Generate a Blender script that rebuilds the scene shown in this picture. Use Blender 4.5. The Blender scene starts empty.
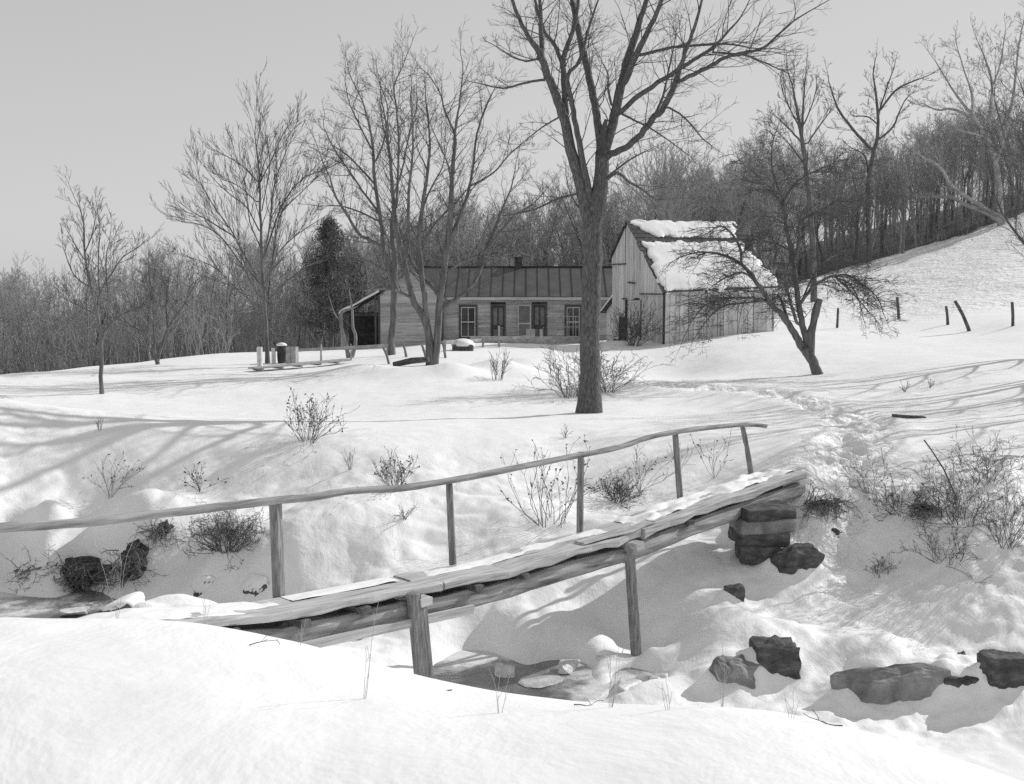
import bpy, bmesh, math, random
import numpy as np
from mathutils import Vector, Matrix
PI = math.pi
R = math.radians
scene = bpy.context.scene
COL = scene.collection
# ------------------------------------------------------------------ camera
F, CX, CY, HOR, CAMZ = 1150.0, 512.0, 392.0, 285.0, 3.1
PITCH = math.atan((CY - HOR) / F)
cp, sp = math.cos(PITCH), math.sin(PITCH)
def ray(px, py):
    a, b = (px - CX) / F, (CY - py) / F
    return (a, cp + b * sp, -sp + b * cp)
def P(px, py, d):
    r = ray(px, py); t = d / r[1]
    return Vector((r[0] * t, d, CAMZ + r[2] * t))
def PZ(px, py, z):
    r = ray(px, py); t = (z - CAMZ) / r[2]
    return Vector((r[0] * t, r[1] * t, z))
cam_d = bpy.data.cameras.new('camera'); cam = bpy.data.objects.new('camera', cam_d); COL.objects.link(cam)
cam.location = (0, 0, CAMZ); cam.rotation_euler = (PI / 2 - PITCH, 0, 0)
cam_d.sensor_width = 36.0; cam_d.lens = F / 1024 * 36.0; cam_d.clip_start = 0.1; cam_d.clip_end = 3000
scene.camera = cam

# ------------------------------------------------------------------ helpers
def tag(o, label=None, cat=None, group=None, kind=None):
    if label: o['label'] = label
    if cat: o['category'] = cat
    if group: o['group'] = group
    if kind: o['kind'] = kind
    return o
def thing(name, label, cat, loc=(0, 0, 0), rz=0, group=None):
    o = bpy.data.objects.new(name, None); COL.objects.link(o)
    o.location = loc; o.rotation_euler = (0, 0, rz); o.empty_display_size = .2
    return tag(o, label, cat, group)
def link(name, me, mat, parent=None, smooth=False):
    o = bpy.data.objects.new(name, me); COL.objects.link(o)
    if mat and not me.materials: me.materials.append(mat)
    if smooth: me.polygons.foreach_set('use_smooth', [True] * len(me.polygons))
    if parent: o.parent = parent
    return o
def raw_mesh(name, V, Q):
    me = bpy.data.meshes.new(name)
    V = np.asarray(V, dtype=np.float32); Q = np.asarray(Q, dtype=np.int32)
    k = Q.shape[1]
    me.vertices.add(len(V)); me.vertices.foreach_set('co', V.ravel())
    me.loops.add(Q.size); me.loops.foreach_set('vertex_index', Q.ravel())
    me.polygons.add(len(Q)); me.polygons.foreach_set('loop_start', np.arange(0, Q.size, k, dtype=np.int32))
    me.update(calc_edges=True)
    return me
def bm_mesh(name, bm):
    me = bpy.data.meshes.new(name); bm.to_mesh(me); bm.free(); return me
def box(bm, c, s, M=None, jit=0, rng=None):
    """box centred at c with full size s; optional matrix; optional corner jitter"""
    vs = []
    for x in (-.5, .5):
        for y in (-.5, .5):
            for z in (-.5, .5):
                v = Vector((c[0] + x * s[0], c[1] + y * s[1], c[2] + z * s[2]))
                if jit: v += Vector((rng.uniform(-jit, jit), rng.uniform(-jit, jit), rng.uniform(-jit, jit)))
                vs.append(bm.verts.new(M @ v if M else v))
    for f in ((0, 1, 3, 2), (4, 6, 7, 5), (0, 4, 5, 1), (2, 3, 7, 6), (0, 2, 6, 4), (1, 5, 7, 3)):
        bm.faces.new([vs[i] for i in f])
    return vs
def quad_prism(bm, poly, off):
    """extrude a planar polygon (list of Vectors) by vector off"""
    a = [bm.verts.new(p) for p in poly]; b = [bm.verts.new(p + off) for p in poly]
    n = len(poly)
    bm.faces.new(a); bm.faces.new(b[::-1])
    for i in range(n): bm.faces.new((a[i], b[i], b[(i + 1) % n], a[(i + 1) % n]))
def bar(bm, a, b, w, h, up=Vector((0, 0, 1)), jit=0, rng=None):
    a = Vector(a); b = Vector(b); d = (b - a); L = d.length; d.normalize()
    s = d.cross(up)
    if s.length < 1e-4: s = d.cross(Vector((0, 1, 0)))
    s.normalize(); u = s.cross(d)
    M = Matrix.Translation((a + b) / 2) @ Matrix((d, s, u)).transposed().to_4x4()
    box(bm, (0, 0, 0), (L, w, h), M, jit, rng)
# tubes: list of (points, radii)
def tubes_mesh(name, lines, sides=5):
    groups = {}
    for pts, rad in lines: groups.setdefault(len(pts), []).append((pts, rad))
    Vs, Qs, off = [], [], 0
    ang = np.arange(sides) * (2 * PI / sides); ca, sa = np.cos(ang), np.sin(ang)
    for n, ls in groups.items():
        A = np.array([[tuple(p) for p in l[0]] for l in ls], dtype=np.float64); Rr = np.array([l[1] for l in ls], dtype=np.float64)
        T = np.empty_like(A); T[:, 1:-1] = A[:, 2:] - A[:, :-2]; T[:, 0] = A[:, 1] - A[:, 0]; T[:, -1] = A[:, -1] - A[:, -2]
        T /= np.linalg.norm(T, axis=2, keepdims=True) + 1e-9
        m = A[:, -1] - A[:, 0]; ref = np.where((np.abs(m[:, 2]) > .75 * np.linalg.norm(m, axis=1))[:, None], np.array([[1., .05, 0]]), np.array([[0.03, 0, 1.]]))
        S = np.cross(T, ref[:, None, :]); S /= np.linalg.norm(S, axis=2, keepdims=True) + 1e-9
        U = np.cross(S, T)
        ring = A[:, :, None, :] + Rr[:, :, None, None] * (S[:, :, None, :] * ca[None, None, :, None] + U[:, :, None, :] * sa[None, None, :, None])
        m_ = len(ls)
        Vs.append(ring.reshape(-1, 3))
        idx = off + np.arange(m_ * n * sides).reshape(m_, n, sides)
        a = idx[:, :-1, :]; b = idx[:, 1:, :]
        Qs.append(np.stack([a, np.roll(a, -1, 2), np.roll(b, -1, 2), b], -1).reshape(-1, 4))
        # caps at both ends (quads/fans only for sides 4; use a degenerate-free strip)
        off += m_ * n * sides
    me = raw_mesh(name, np.concatenate(Vs), np.concatenate(Qs))
    me.polygons.foreach_set('use_smooth', [True] * len(me.polygons))
    return me
def capped_tube(name, pts, rad, sides=10, noise=0.0, seed=0):
    rng = random.Random(seed)
    bm = bmesh.new(); rings = []
    pts = [Vector(p) for p in pts]
    for i, p in enumerate(pts):
        t = (pts[min(i + 1, len(pts) - 1)] - pts[max(i - 1, 0)]).normalized()
        s = t.cross(Vector((0, 0, 1)))
        if s.length < .2: s = t.cross(Vector((0, 1, 0)))
        s.normalize(); u = s.cross(t)
        rings.append([bm.verts.new(p + (s * math.cos(a) + u * math.sin(a)) * rad[i] * (1 + rng.uniform(-noise, noise))) for a in [2 * PI * k / sides for k in range(sides)]])
    for r0, r1 in zip(rings, rings[1:]):
        for k in range(sides): bm.faces.new((r0[k], r0[(k + 1) % sides], r1[(k + 1) % sides], r1[k]))
    bm.faces.new(rings[0][::-1]); bm.faces.new(rings[-1])
    bmesh.ops.recalc_face_normals(bm, faces=bm.faces)
    return bm_mesh(name, bm)
def smooth_line(pts, per=4):
    """Catmull-Rom"""
    out = []; n = len(pts)
    for i in range(n - 1):
        p0, p1, p2, p3 = pts[max(i - 1, 0)], pts[i], pts[i + 1], pts[min(i + 2, n - 1)]
        for k in range(per):
            t = k / per
            out.append(.5 * ((2 * p1) + (p2 - p0) * t + (2 * p0 - 5 * p1 + 4 * p2 - p3) * t * t + (3 * p1 - p0 - 3 * p2 + p3) * t ** 3))
    out.append(pts[-1]); return out

# ------------------------------------------------------------------ numpy noise
def _h(ix, iy, s):
    n = (ix.astype(np.int64) * 374761393 + iy.astype(np.int64) * 668265263 + s * 974634777) & 0xffffffff
    n = ((n ^ (n >> 13)) * 1274126177) & 0xffffffff
    n = (n ^ (n >> 16)) & 0xffff
    return n / 32767.5 - 1.0
def vnoise(x, y, s=0):
    ix, iy = np.floor(x), np.floor(y); fx, fy = x - ix, y - iy
    ux, uy = fx * fx * fx * (fx * (fx * 6 - 15) + 10), fy * fy * fy * (fy * (fy * 6 - 15) + 10)
    a, b, c, d = _h(ix, iy, s), _h(ix + 1, iy, s), _h(ix, iy + 1, s), _h(ix + 1, iy + 1, s)
    return (a * (1 - ux) + b * ux) * (1 - uy) + (c * (1 - ux) + d * ux) * uy
def fbm(x, y, s=0, o=3):
    r, amp, f = 0, 1.0, 1.0
    for k in range(o):
        r = r + amp * vnoise(x * f + 17.3 * k, y * f - 9.1 * k, s + k); amp *= .5; f *= 2.03
    return r

# ------------------------------------------------------------------ terrain
WATER = -1.80
ctrl = []
def cz(z, *pix):
    for px, py in pix: ctrl.append(tuple(PZ(px, py, z)))
def cd(*tr):
    for px, py, d in tr: ctrl.append(tuple(P(px, py, d)))
def cw(*w): ctrl.extend(w)
# near bank
cw((0, 0, 1.5), (-4, 0, 1.5), (4, 0, 1.45), (0, 2.5, 1.52), (-2.5, 2.8, 1.53), (2.2, 2.6, 1.5), (-9, 0, 1.5), (9, 0, 1.3), (-9, 5, 1.45), (8, 3.5, 1.2), (0, -6, 1.6), (-12, -6, 1.6), (12, -6, 1.4))
crest = [(-60, 628), (45, 624), (120, 627), (190, 631), (300, 650), (420, 680), (520, 699), (600, 702), (700, 707), (800, 722), (870, 740), (960, 765)]
for px, py in crest:
    c = PZ(px, py, 1.47); ctrl.append(tuple(c))
    dv = Vector((c.x, c.y)).normalized()
    for e, z in ((1.1, .85), (2.4, .0), (4.2, -.75)):
        if px < 230 and e > 4: z = -.35
        if 280 < px < 690 and e > 2: z -= .35 if e < 4 else .75
        if px > 700: z -= .25 * e / 2
        ctrl.append((c.x + dv.x * e, c.y + dv.y * e, z))
cw((-3.3, 10.0, -.32), (-4.2, 9.6, -.35), (-5.5, 10.4, -.7), (-3.2, 11.6, -.8))
# creek bed
cz(-2.15, (-60, 604), (20, 605), (75, 607), (250, 640), (372, 664), (480, 684), (560, 694), (640, 705))
cw((-14, 19.0, -2.15), (-22, 20, -2.15))
cz(-1.72, (740, 718), (850, 738), (1000, 768), (1100, 790))       # here the creek runs under snow-covered ice
cw((7, 10.2, -1.75), (10, 8.4, -1.8), (16, 7, -1.8))
cd((175, 597, 13.6), (140, 606, 13.6), (230, 609, 13.2)); cz(-2.1, (70, 618), (20, 618))
# far bank: from the shore up to the field, column by column
def column(px, ys, yt, zt, fr=((.2, .0), (.42, .03), (.65, .03), (.86, -.02))):
    a, b = PZ(px, ys, -1.74), PZ(px, yt, zt); ctrl.append(tuple(a)); ctrl.append(tuple(b))
    for f, c in fr:
        y = yt + (ys - yt) * f; inv = (1 / b.y) + (1 / a.y - 1 / b.y) * (f + c); ctrl.append(tuple(P(px, y, 1 / inv)))
for c in ((-120, 592, 468, .0), (-40, 591, 466, .0), (20, 589, 462, .0), (60, 588, 458, .02), (120, 590, 455, .05), (190, 600, 452, .05), (300, 622, 457, .05), (372, 640, 455, .05), (440, 652, 452, .05), (535, 662, 444, .1), (600, 670, 439, .12), (650, 684, 434, .15), (710, 694, 434, .15)): column(*c)
cd((800, 479, 17.9), (800, 520, 17.2), (800, 560, 16.6), (800, 620, 15.1), (800, 680, 13.7), (760, 560, 16.7), (760, 620, 15.2), (760, 515, 18.0), (850, 505, 18.2), (850, 560, 16.8), (850, 620, 15.0), (850, 670, 13.9), (850, 712, 12.9),
   (950, 500, 17.5), (950, 560, 16.0), (950, 620, 14.5), (950, 670, 13.4), (950, 720, 12.4), (1060, 500, 17), (1060, 600, 14.4), (1060, 700, 12.4))
ctrl.append(tuple(P(637, 664, 14.75))); ctrl.append(tuple(P(655, 664, 14.9))); ctrl.append(tuple(P(610, 640, 15.4)))
# bank top
for px, py, z in ((20, 462, .0), (110, 455, .05), (200, 452, .05), (300, 457, .05), (400, 455, .05), (470, 450, .05), (560, 441, .1), (650, 434, .15), (760, 436, .15), (850, 446, .22), (950, 446, .3), (1020, 446, .35), (820, 470, .05), (900, 465, .1)):
    cz(z, (px, py))
# field
cz(0, (20, 420), (200, 420), (350, 418), (20, 388), (110, 380), (200, 371), (300, 360))
cz(.05, (500, 415), (420, 390), (600, 405))
cz(.1, (700, 408), (640, 380)); cz(.3, (900, 400), (960, 415)); cz(.25, (815, 376)); cz(.32, (745, 393)); cz(.3, (720, 358)); cz(-.22, (690, 374)); cz(-.15, (640, 366)); cz(.55, (900, 365), (980, 380))
cz(.05, (380, 353)); cw((-7.2, 50, .1), (-4, 60, .0), (3, 58, .05), (-1, 52, .38), (2, 51.5, .35), (-3.6, 45, .3), (0, 40, .05))
cd((664, 345, 51.8), (612, 341, 55), (782, 331, 54), (840, 327, 60), (899, 319, 60), (947, 325, 50), (962, 332, 48), (1010, 322, 48), (930, 290, 76), (990, 270, 78), (995, 225, 110), (930, 247, 108), (860, 268, 104), (1040, 208, 110), (900, 300, 74), (1090, 300, 60), (1090, 190, 112))
cw((0, 70, 0), (8, 75, .4), (15, 72, 1.4), (3, 90, .8), (14, 95, 2.2), (-15, 75, -1.8), (-26, 60, -2.2), (-36, 80, -5), (-60, 80, -7), (-60, 42, -2.8), (-26, 42, -.5), (-15, 58, -.4), (-30, 110, -5), (-10, 110, -1),
   (30, 118, 4.5), (46, 122, 9), (62, 122, 14), (60, 72, 6), (40, 45, 2), (30, 30, 1.2), (20, 20, .5), (14, 14, -.5), (-20, 25, 0), (-40, 25, -.3),
   (0, 170, 1.5), (-100, 170, -9), (-40, 170, -5), (100, 170, 22), (0, 400, -4), (-250, 400, -14), (250, 400, 40), (-250, 80, -8), (250, 80, 30), (-250, -100, 3), (250, -100, 3), (0, -150, 3))
ctrl = np.array(ctrl, dtype=np.float64)
# compress the far distance so that thin-plate stays tame
def warp(x, y):
    r = np.sqrt(x * x + y * y) + 1e-6; k = np.log1p(r / 12.0) * 12.0 / r
    return x * k, y * k
cx_, cy_ = warp(ctrl[:, 0], ctrl[:, 1])
def tps(r2): return np.where(r2 > 1e-12, .5 * r2 * np.log(r2 + 1e-12), 0)
N = len(ctrl); K = tps((cx_[:, None] - cx_[None]) ** 2 + (cy_[:, None] - cy_[None]) ** 2) + np.eye(N) * .008
A_ = np.zeros((N + 3, N + 3)); A_[:N, :N] = K; A_[:N, N] = 1; A_[:N, N + 1] = cx_; A_[:N, N + 2] = cy_; A_[N:, :N] = A_[:N, N:].T
W_ = np.linalg.solve(A_, np.concatenate([ctrl[:, 2], np.zeros(3)]))
def base_z(x, y):
    x = np.atleast_1d(np.asarray(x, float)); y = np.atleast_1d(np.asarray(y, float))
    sh = x.shape; x = x.ravel(); y = y.ravel()
    wx, wy = warp(x, y); out = np.empty_like(x)
    for i in range(0, len(x), 40000):
        a, b = wx[i:i + 40000], wy[i:i + 40000]
        out[i:i + 40000] = tps((a[:, None] - cx_[None]) ** 2 + (b[:, None] - cy_[None]) ** 2) @ W_[:N] + W_[N] + W_[N + 1] * a + W_[N + 2] * b
    return out.reshape(sh)
MOUNDS = []      # (x, y, radius, height)
PATH = []        # trampled footpath polyline (x, y)
def seg_dist(x, y, line):
    d = np.full(x.shape, 1e9)
    for (ax, ay), (bx, by) in zip(line, line[1:]):
        dx, dy = bx - ax, by - ay; t = np.clip(((x - ax) * dx + (y - ay) * dy) / (dx * dx + dy * dy), 0, 1)
        d = np.minimum(d, np.hypot(x - ax - t * dx, y - ay - t * dy))
    return d
def sst(a, b, x):
    t = np.clip((x - a) / (b - a), 0, 1); return t * t * (3 - 2 * t)
def ground(x, y):
    x = np.atleast_1d(np.asarray(x, float)); y = np.atleast_1d(np.asarray(y, float))
    z = base_z(x, y)
    # roughness: big soft drifts, tighter lumps on the creek banks
    bank = sst(10.5, 12.5, y) * (1 - sst(19, 21.5, y + .12 * x))
    far = sst(20, 30, y)
    right = sst(1.5, 4.5, x) * bank
    z = z + .03 * fbm(x / 3.4, y / 3.4, 3, 3) * (1 + .8 * far)
    z = z + bank * (.10 * fbm(x / 1.7, y / 1.8, 7, 2) + .055 * np.abs(fbm(x / .7 + 5, y / .7, 9, 3))) - bank * .03 + .022 * fbm(x / 1.3, y / 1.3, 77, 2) * (1 - sst(7, 9, y))
    z = z + right * .022 * fbm(x / .17, y / .2, 21, 3)
    z = z + .006 * fbm(x / .35, y / .35, 13, 2) * (1 - bank)
    hill = sst(56, 62, y - .3 * (x - 25)) * sst(17, 26, x)
    z = z + hill * .10 * fbm(x / 1.6, y / 2.5, 31, 2)
    for mx, my, mr, mh in MOUNDS:
        z = z + mh * np.exp(-(((x - mx) ** 2 + (y - my) ** 2) / (mr * mr)))
    if PATH:
        d = seg_dist(x, y, PATH); d = d + .18 * vnoise(x / .6, y / .6, 55); m = 1 - sst(.2, .8, d)
        z = z - m * (.07 + .085 * fbm(x / .31 + .4 * vnoise(x, y, 5), y / .45, 41, 3)) + .03 * np.exp(-((d - .9) / .3) ** 2)
    return z
def hit(px, py, lo=3.0, hi=130.0, n=3000):
    """world point where the line of sight through a pixel meets the snow beyond the near bank"""
    r = ray(px, py); d = np.geomspace(lo, hi, n)
    xs = r[0] / r[1] * d; zs = CAMZ + r[2] / r[1] * d
    g = ground(xs, d); k = np.nonzero(zs <= g)[0]
    i = k[0] if len(k) else n - 1
    return Vector((xs[i], d[i], g[i]))
def gz(x, y): return float(ground([x], [y])[0])

for px, py, mr, mh in ((230, 582, .5, .25), (270, 580, .6, .3), (395, 625, .6, .2), (500, 640, .5, .25), (560, 650, .4, .2), (70, 574, .6, .3), (235, 545, .7, .35), (330, 520, .9, .3), (160, 520, .7, .3),
                       (740, 640, .6, .25), (790, 640, .5, .2), (870, 665, .5, .25), (845, 500, .8, .3), (890, 520, .6, .25), (430, 545, .9, -.25), (350, 560, .6, -.2), (100, 482, .9, -.25), (300, 480, .8, -.2), (600, 475, 1.0, -.2)):
    p = hit(px, py, 7); MOUNDS.append((p.x, p.y, mr, mh))
for px, py, mr, mh in ((500, 374, 1.3, .5), (455, 376, .9, .4), (405, 374, 1.2, .22), (535, 368, 1.4, .35), (360, 372, 1.2, .25)):
    p = hit(px, py); MOUNDS.append((p.x, p.y, mr, mh))
for px, py in ((812, 478), (840, 452), (862, 432), (840, 418), (800, 405), (745, 395), (690, 388), (640, 383), (610, 372), (585, 360), (560, 352)):
    p = PZ(px, py, .15); PATH.append((p.x, p.y))

ROCKS, ROOTS = [], []
def plan_rock(px, py, w, h, label, seed, mat='rock', sink=.15, depth=None, rz=0., slab=False, n=15, cover=.5):
    b = hit(px, py, 6.5); s_ = b.y / F; W, H = w * s_, h * s_; D = depth or .8 * W
    ROCKS.append((b, W, H, D, label, seed, mat, sink, rz, slab, n, cover))
def plan_root(label, px, py, w, h, seed):
    b = hit(px, py, 7); s_ = b.y / F; ROOTS.append((b, w * s_, h * s_, label, seed))
plan_rock(731, 694, 56, 42, 'rounded grey boulder on creek bank, left of the dark upright block', 3)
plan_rock(778, 687, 44, 48, 'dark upright squared boulder on creek bank', 14, 'rock_dark', slab=True)
plan_rock(896, 716, 104, 60, 'largest long slanted grey boulder at lower right of the creek', 7, sink=.2, depth=.7, rz=.15, cover=.42)
plan_rock(968, 700, 48, 28, 'low dark boulder beside the largest slanted boulder at right', 21, 'rock_dark', slab=True)
plan_rock(957, 674, 24, 22, 'small rock resting above the low dark boulder at right', 23, 'rock_dark')
plan_rock(1010, 694, 44, 40, 'dark squared boulder at the far right of the creek bank', 27, 'rock_dark', slab=True)
plan_rock(800, 580, 50, 36, 'dark slanted rock in snow below the right bridge end', 31, 'rock_dark', rz=.4)
plan_rock(834, 546, 22, 18, 'small dark rock in snow, highest right of the bridge end', 33, 'rock_dark')
plan_rock(735, 601, 20, 17, 'small dark rock alone in the snow slope below the stone pier', 35, 'rock_dark')
plan_rock(207, 599, 36, 18, 'snow topped rock slab on left creek bank', 36, 'rock_dark', rz=.3, cover=.45)
plan_rock(254, 598, 26, 20, 'dark wedge of rock under snow behind the square rail post', 38, 'rock_dark', cover=.4)
plan_rock(118, 616, 44, 18, 'low wet rock at the left edge of creek water', 39, 'rock_dark', cover=.4)
plan_root('dark undercut bank of tangled roots at far left of the creek', 72, 588, 104, 30, 1)
plan_root('smaller dark root tangle right of the undercut bank', 132, 580, 30, 36, 2)
plan_root('small dark hollow of roots in the snow bank below the rail', 163, 537, 20, 16, 3)
plan_root('dark earth and roots under the right bank edge beside the pier', 822, 504, 40, 5, 4)
plan_root('dark brush roots on the right bank slope', 925, 509, 24, 5, 5)
for b, W, H, D, *r_ in ROCKS:
    MOUNDS.append((b.x, b.y + .62 * D, .62 * W, r_[-1] * H)); MOUNDS.append((b.x - .5 * W, b.y + .35 * D, .28 * W, .2 * H)); MOUNDS.append((b.x + .55 * W, b.y + .3 * D, .25 * W, .2 * H))
for b, W, H, *r_ in ROOTS:
    n_ = max(1, round(W / .45))
    for q in range(n_): MOUNDS.append((b.x + ((q + .5) / n_ - .5) * W, b.y + .7, .42, H * .4))
def axis(fine0, fine1, step, lo, hi, g):
    a = list(np.arange(fine0, fine1, step)); s = step; v = a[-1]
    while v < hi: s *= g; v += s; a.append(v)
    s = step; v = a[0]; b = []
    while v > lo: s *= g; v -= s; b.append(v)
    return np.array(b[::-1] + a)
gxs = axis(-8.5, 8.5, .042, -420, 420, 1.035); gys = axis(2.5, 22, .042, -60, 620, 1.018)
GX, GY = np.meshgrid(gxs, gys)
GZ = ground(GX, GY)
nx, ny = len(gxs), len(gys); I = np.arange(nx * ny).reshape(ny, nx)
gme = raw_mesh('ground', np.stack([GX, GY, GZ], -1).reshape(-1, 3), np.stack([I[:-1, :-1], I[:-1, 1:], I[1:, 1:], I[1:, :-1]], -1).reshape(-1, 4))
gme.polygons.foreach_set('use_smooth', [True] * len(gme.polygons))
# forest floor: where the woods stand the snow is broken by leaf litter
wood = np.maximum(sst(70, 78, GY + .0 * GX - np.clip(.5 * (GX - 8), 0, 10)) , sst(46, 56, GY) * sst(-8, -16, GX))
wood = np.maximum(sst(74, 82, GY - np.clip(1.9 * (GX - 14), 0, 33)), sst(50, 58, GY + .25 * (GX + 26)) * (1 - sst(-19, -14, GX)))
at = gme.attributes.new('litter', 'FLOAT', 'POINT'); at.data.foreach_set('value', wood.ravel().astype(np.float32))

hillm = sst(54, 60, GY - .3 * (GX - 25)) * sst(15, 22, GX); pm = 1 - sst(.5, 1.2, seg_dist(GX, GY, PATH))
at = gme.attributes.new('crust', 'FLOAT', 'POINT'); at.data.foreach_set('value', np.clip(.7 * hillm + .5 * pm + .10 * sst(11, 13, GY) * (1 - sst(20, 23, GY)) + .03 + .05 * (1 - sst(8, 9.5, GY)), 0, 1).ravel().astype(np.float32))

# ------------------------------------------------------------------ materials (black-and-white world: every colour is a grey)
def new_mat(name):
    m = bpy.data.materials.new(name); m.use_nodes = True; nt = m.node_tree
    return m, nt, nt.nodes['Principled BSDF']
def nd(nt, t, **k):
    n = nt.nodes.new(t)
    for a, b in k.items(): setattr(n, a, b)
    return n
def grey_ramp(nt, fac, stops):
    r = nd(nt, 'ShaderNodeValToRGB'); e = r.color_ramp.elements
    while len(e) < len(stops): e.new(.5)
    for el, (p, v) in zip(e, stops): el.position = p; el.color = (v, v, v, 1)
    nt.links.new(fac, r.inputs[0]); return r.outputs[0]
def noise(nt, scale, detail=4, rough=.55, vec=None, stretch=None, coord='Object', dist=0):
    n = nd(nt, 'ShaderNodeTexNoise'); n.inputs['Scale'].default_value = scale; n.inputs['Detail'].default_value = detail; n.inputs['Roughness'].default_value = rough; n.inputs['Distortion'].default_value = dist
    if vec is None:
        tc = nd(nt, 'ShaderNodeTexCoord'); vec = tc.outputs[coord]
    if stretch:
        mp = nd(nt, 'ShaderNodeMapping'); mp.inputs['Scale'].default_value = stretch; nt.links.new(vec, mp.inputs[0]); vec = mp.outputs[0]
    nt.links.new(vec, n.inputs['Vector']); return n.outputs[0]
def bump(nt, bs, h, strength, dist, prev=None):
    b = nd(nt, 'ShaderNodeBump'); b.inputs['Strength'].default_value = strength; b.inputs['Distance'].default_value = dist
    nt.links.new(h, b.inputs['Height'])
    if prev: nt.links.new(prev, b.inputs['Normal'])
    nt.links.new(b.outputs[0], bs.inputs['Normal']); return b.outputs[0]
def mulmix(nt, a, b, fac=1.0):
    m = nd(nt, 'ShaderNodeMix', data_type='RGBA', blend_type='MULTIPLY'); m.inputs[0].default_value = fac
    nt.links.new(a, m.inputs[6]); nt.links.new(b, m.inputs[7]); return m.outputs[2]
def simple(name, stops, scale, rough=.85, stretch=None, bst=.4, bd=.02, island=0, detail=5, spec=.2, rot=0):
    m, nt, bs = new_mat(name); vec = None
    if rot:
        tc = nd(nt, 'ShaderNodeTexCoord'); mp = nd(nt, 'ShaderNodeMapping'); mp.inputs['Rotation'].default_value = (0, 0, -rot); nt.links.new(tc.outputs['Object'], mp.inputs[0]); vec = mp.outputs[0]
    n = noise(nt, scale, detail, .6, vec=vec, stretch=stretch)
    c = grey_ramp(nt, n, stops)
    if island:
        g = nd(nt, 'ShaderNodeNewGeometry')
        r = grey_ramp(nt, g.outputs['Random Per Island'], [(0, 1 - island), (1, 1.0)])
        c = mulmix(nt, c, r)
    nt.links.new(c, bs.inputs['Base Color']); bs.inputs['Roughness'].default_value = rough; bs.inputs['Specular IOR Level'].default_value = spec
    bump(nt, bs, n, bst, bd)
    return m
def snow_mat(name, litter=False):
    m, nt, bs = new_mat(name)
    tc = nd(nt, 'ShaderNodeTexCoord')
    n1 = noise(nt, 2.2, 6, .6, vec=tc.outputs['Object']); n2 = noise(nt, 28, 4, .65, vec=tc.outputs['Object'])
    c = grey_ramp(nt, n1, [(.3, .80), (.7, .88)])
    if litter:
        a = nd(nt, 'ShaderNodeAttribute', attribute_name='litter'); nl = noise(nt, .55, 6, .7, vec=tc.outputs['Object'])
        ad = nd(nt, 'ShaderNodeMath', operation='MULTIPLY_ADD'); nt.links.new(a.outputs['Fac'], ad.inputs[0]); ad.inputs[1].default_value = .62; nt.links.new(nl, ad.inputs[2])
        f = grey_ramp(nt, ad.outputs[0], [(.74, 0), (.84, 1)])
        mx = nd(nt, 'ShaderNodeMix', data_type='RGBA'); nt.links.new(f, mx.inputs[0]); nt.links.new(c, mx.inputs[6])
        lc = grey_ramp(nt, n2, [(.3, .05), (.7, .14)]); nt.links.new(lc, mx.inputs[7]); c = mx.outputs[2]
    nt.links.new(c, bs.inputs['Base Color']); bs.inputs['Roughness'].default_value = .6; bs.inputs['Specular IOR Level'].default_value = .25
    b = bump(nt, bs, n1, .25, .04); b = bump(nt, bs, n2, .22, .008, b)
    if litter:
        a2 = nd(nt, 'ShaderNodeAttribute', attribute_name='crust'); n3 = noise(nt, 1.5, 5, .62, vec=tc.outputs['Object'], stretch=(1, .7, 1), dist=.4)
        b3 = bump(nt, bs, n3, .5, .55, b); nt.links.new(a2.outputs['Fac'], b3.node.inputs['Strength']); nt.links.new(b3, bs.inputs['Normal'])
    return m
M = {}
M['ground'] = snow_mat('snow_ground', True); M['snow'] = snow_mat('snow')
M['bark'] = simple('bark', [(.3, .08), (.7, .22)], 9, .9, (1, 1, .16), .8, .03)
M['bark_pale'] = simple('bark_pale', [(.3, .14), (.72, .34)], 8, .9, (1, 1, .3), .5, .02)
M['bark_big'] = simple('bark_big', [(.3, .05), (.5, .12), (.7, .22)], 34, .9, (1, 1, .22), 1.0, .04)
M['twig'] = simple('twig', [(.3, .06), (.7, .13)], 6, .85, None, .2, .01)
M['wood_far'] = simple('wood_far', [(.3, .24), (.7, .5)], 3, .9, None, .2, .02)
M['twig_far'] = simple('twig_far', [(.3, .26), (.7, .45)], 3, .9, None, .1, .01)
M['weed'] = simple('weed', [(.3, .10), (.7, .26)], 9, .9, None, .2, .01)
M['straw'] = simple('straw', [(.3, .3), (.7, .5)], 9, .9, None, .2, .01)
M['plank'] = simple('plank', [(.26, .14), (.40, .38), (.6, .52), (.75, .66)], 5, .85, (.25, 4.5, 4.5), .8, .015, rot=.763)
M['post'] = simple('post', [(.3, .10), (.55, .24), (.75, .38)], 7, .9, (4, 4, .5), .8, .015)
M['barnboard'] = simple('barnboard', [(.28, .38), (.45, .62), (.75, .78)], 3.2, .9, (3, 3, .35), .6, .02, island=.3)
M['clapboard'] = simple('clapboard', [(.25, .30), (.5, .50), (.75, .66)], 2.4, .9, (.35, .35, 3), .5, .015, island=.3)
M['dark_wood_and_shade'] = simple('dark_wood_and_shade', [(.3, .03), (.7, .09)], 4, .9, None, .4, .02)
M['door'] = simple('door_paint', [(.3, .13), (.7, .22)], 3, .6, None, .2, .01)
M['tin'] = simple('tin_roof', [(.3, .065), (.6, .1), (.8, .14)], 1.3, .55, (1, 1, .3), .15, .01, spec=.4)
M['shingle'] = simple('shingle', [(.3, .04), (.7, .12)], 5, .9, None, .6, .03)
M['rock'] = simple('rock', [(.3, .12), (.5, .22), (.72, .36)], 3.2, .85, None, .9, .05, detail=8)
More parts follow.
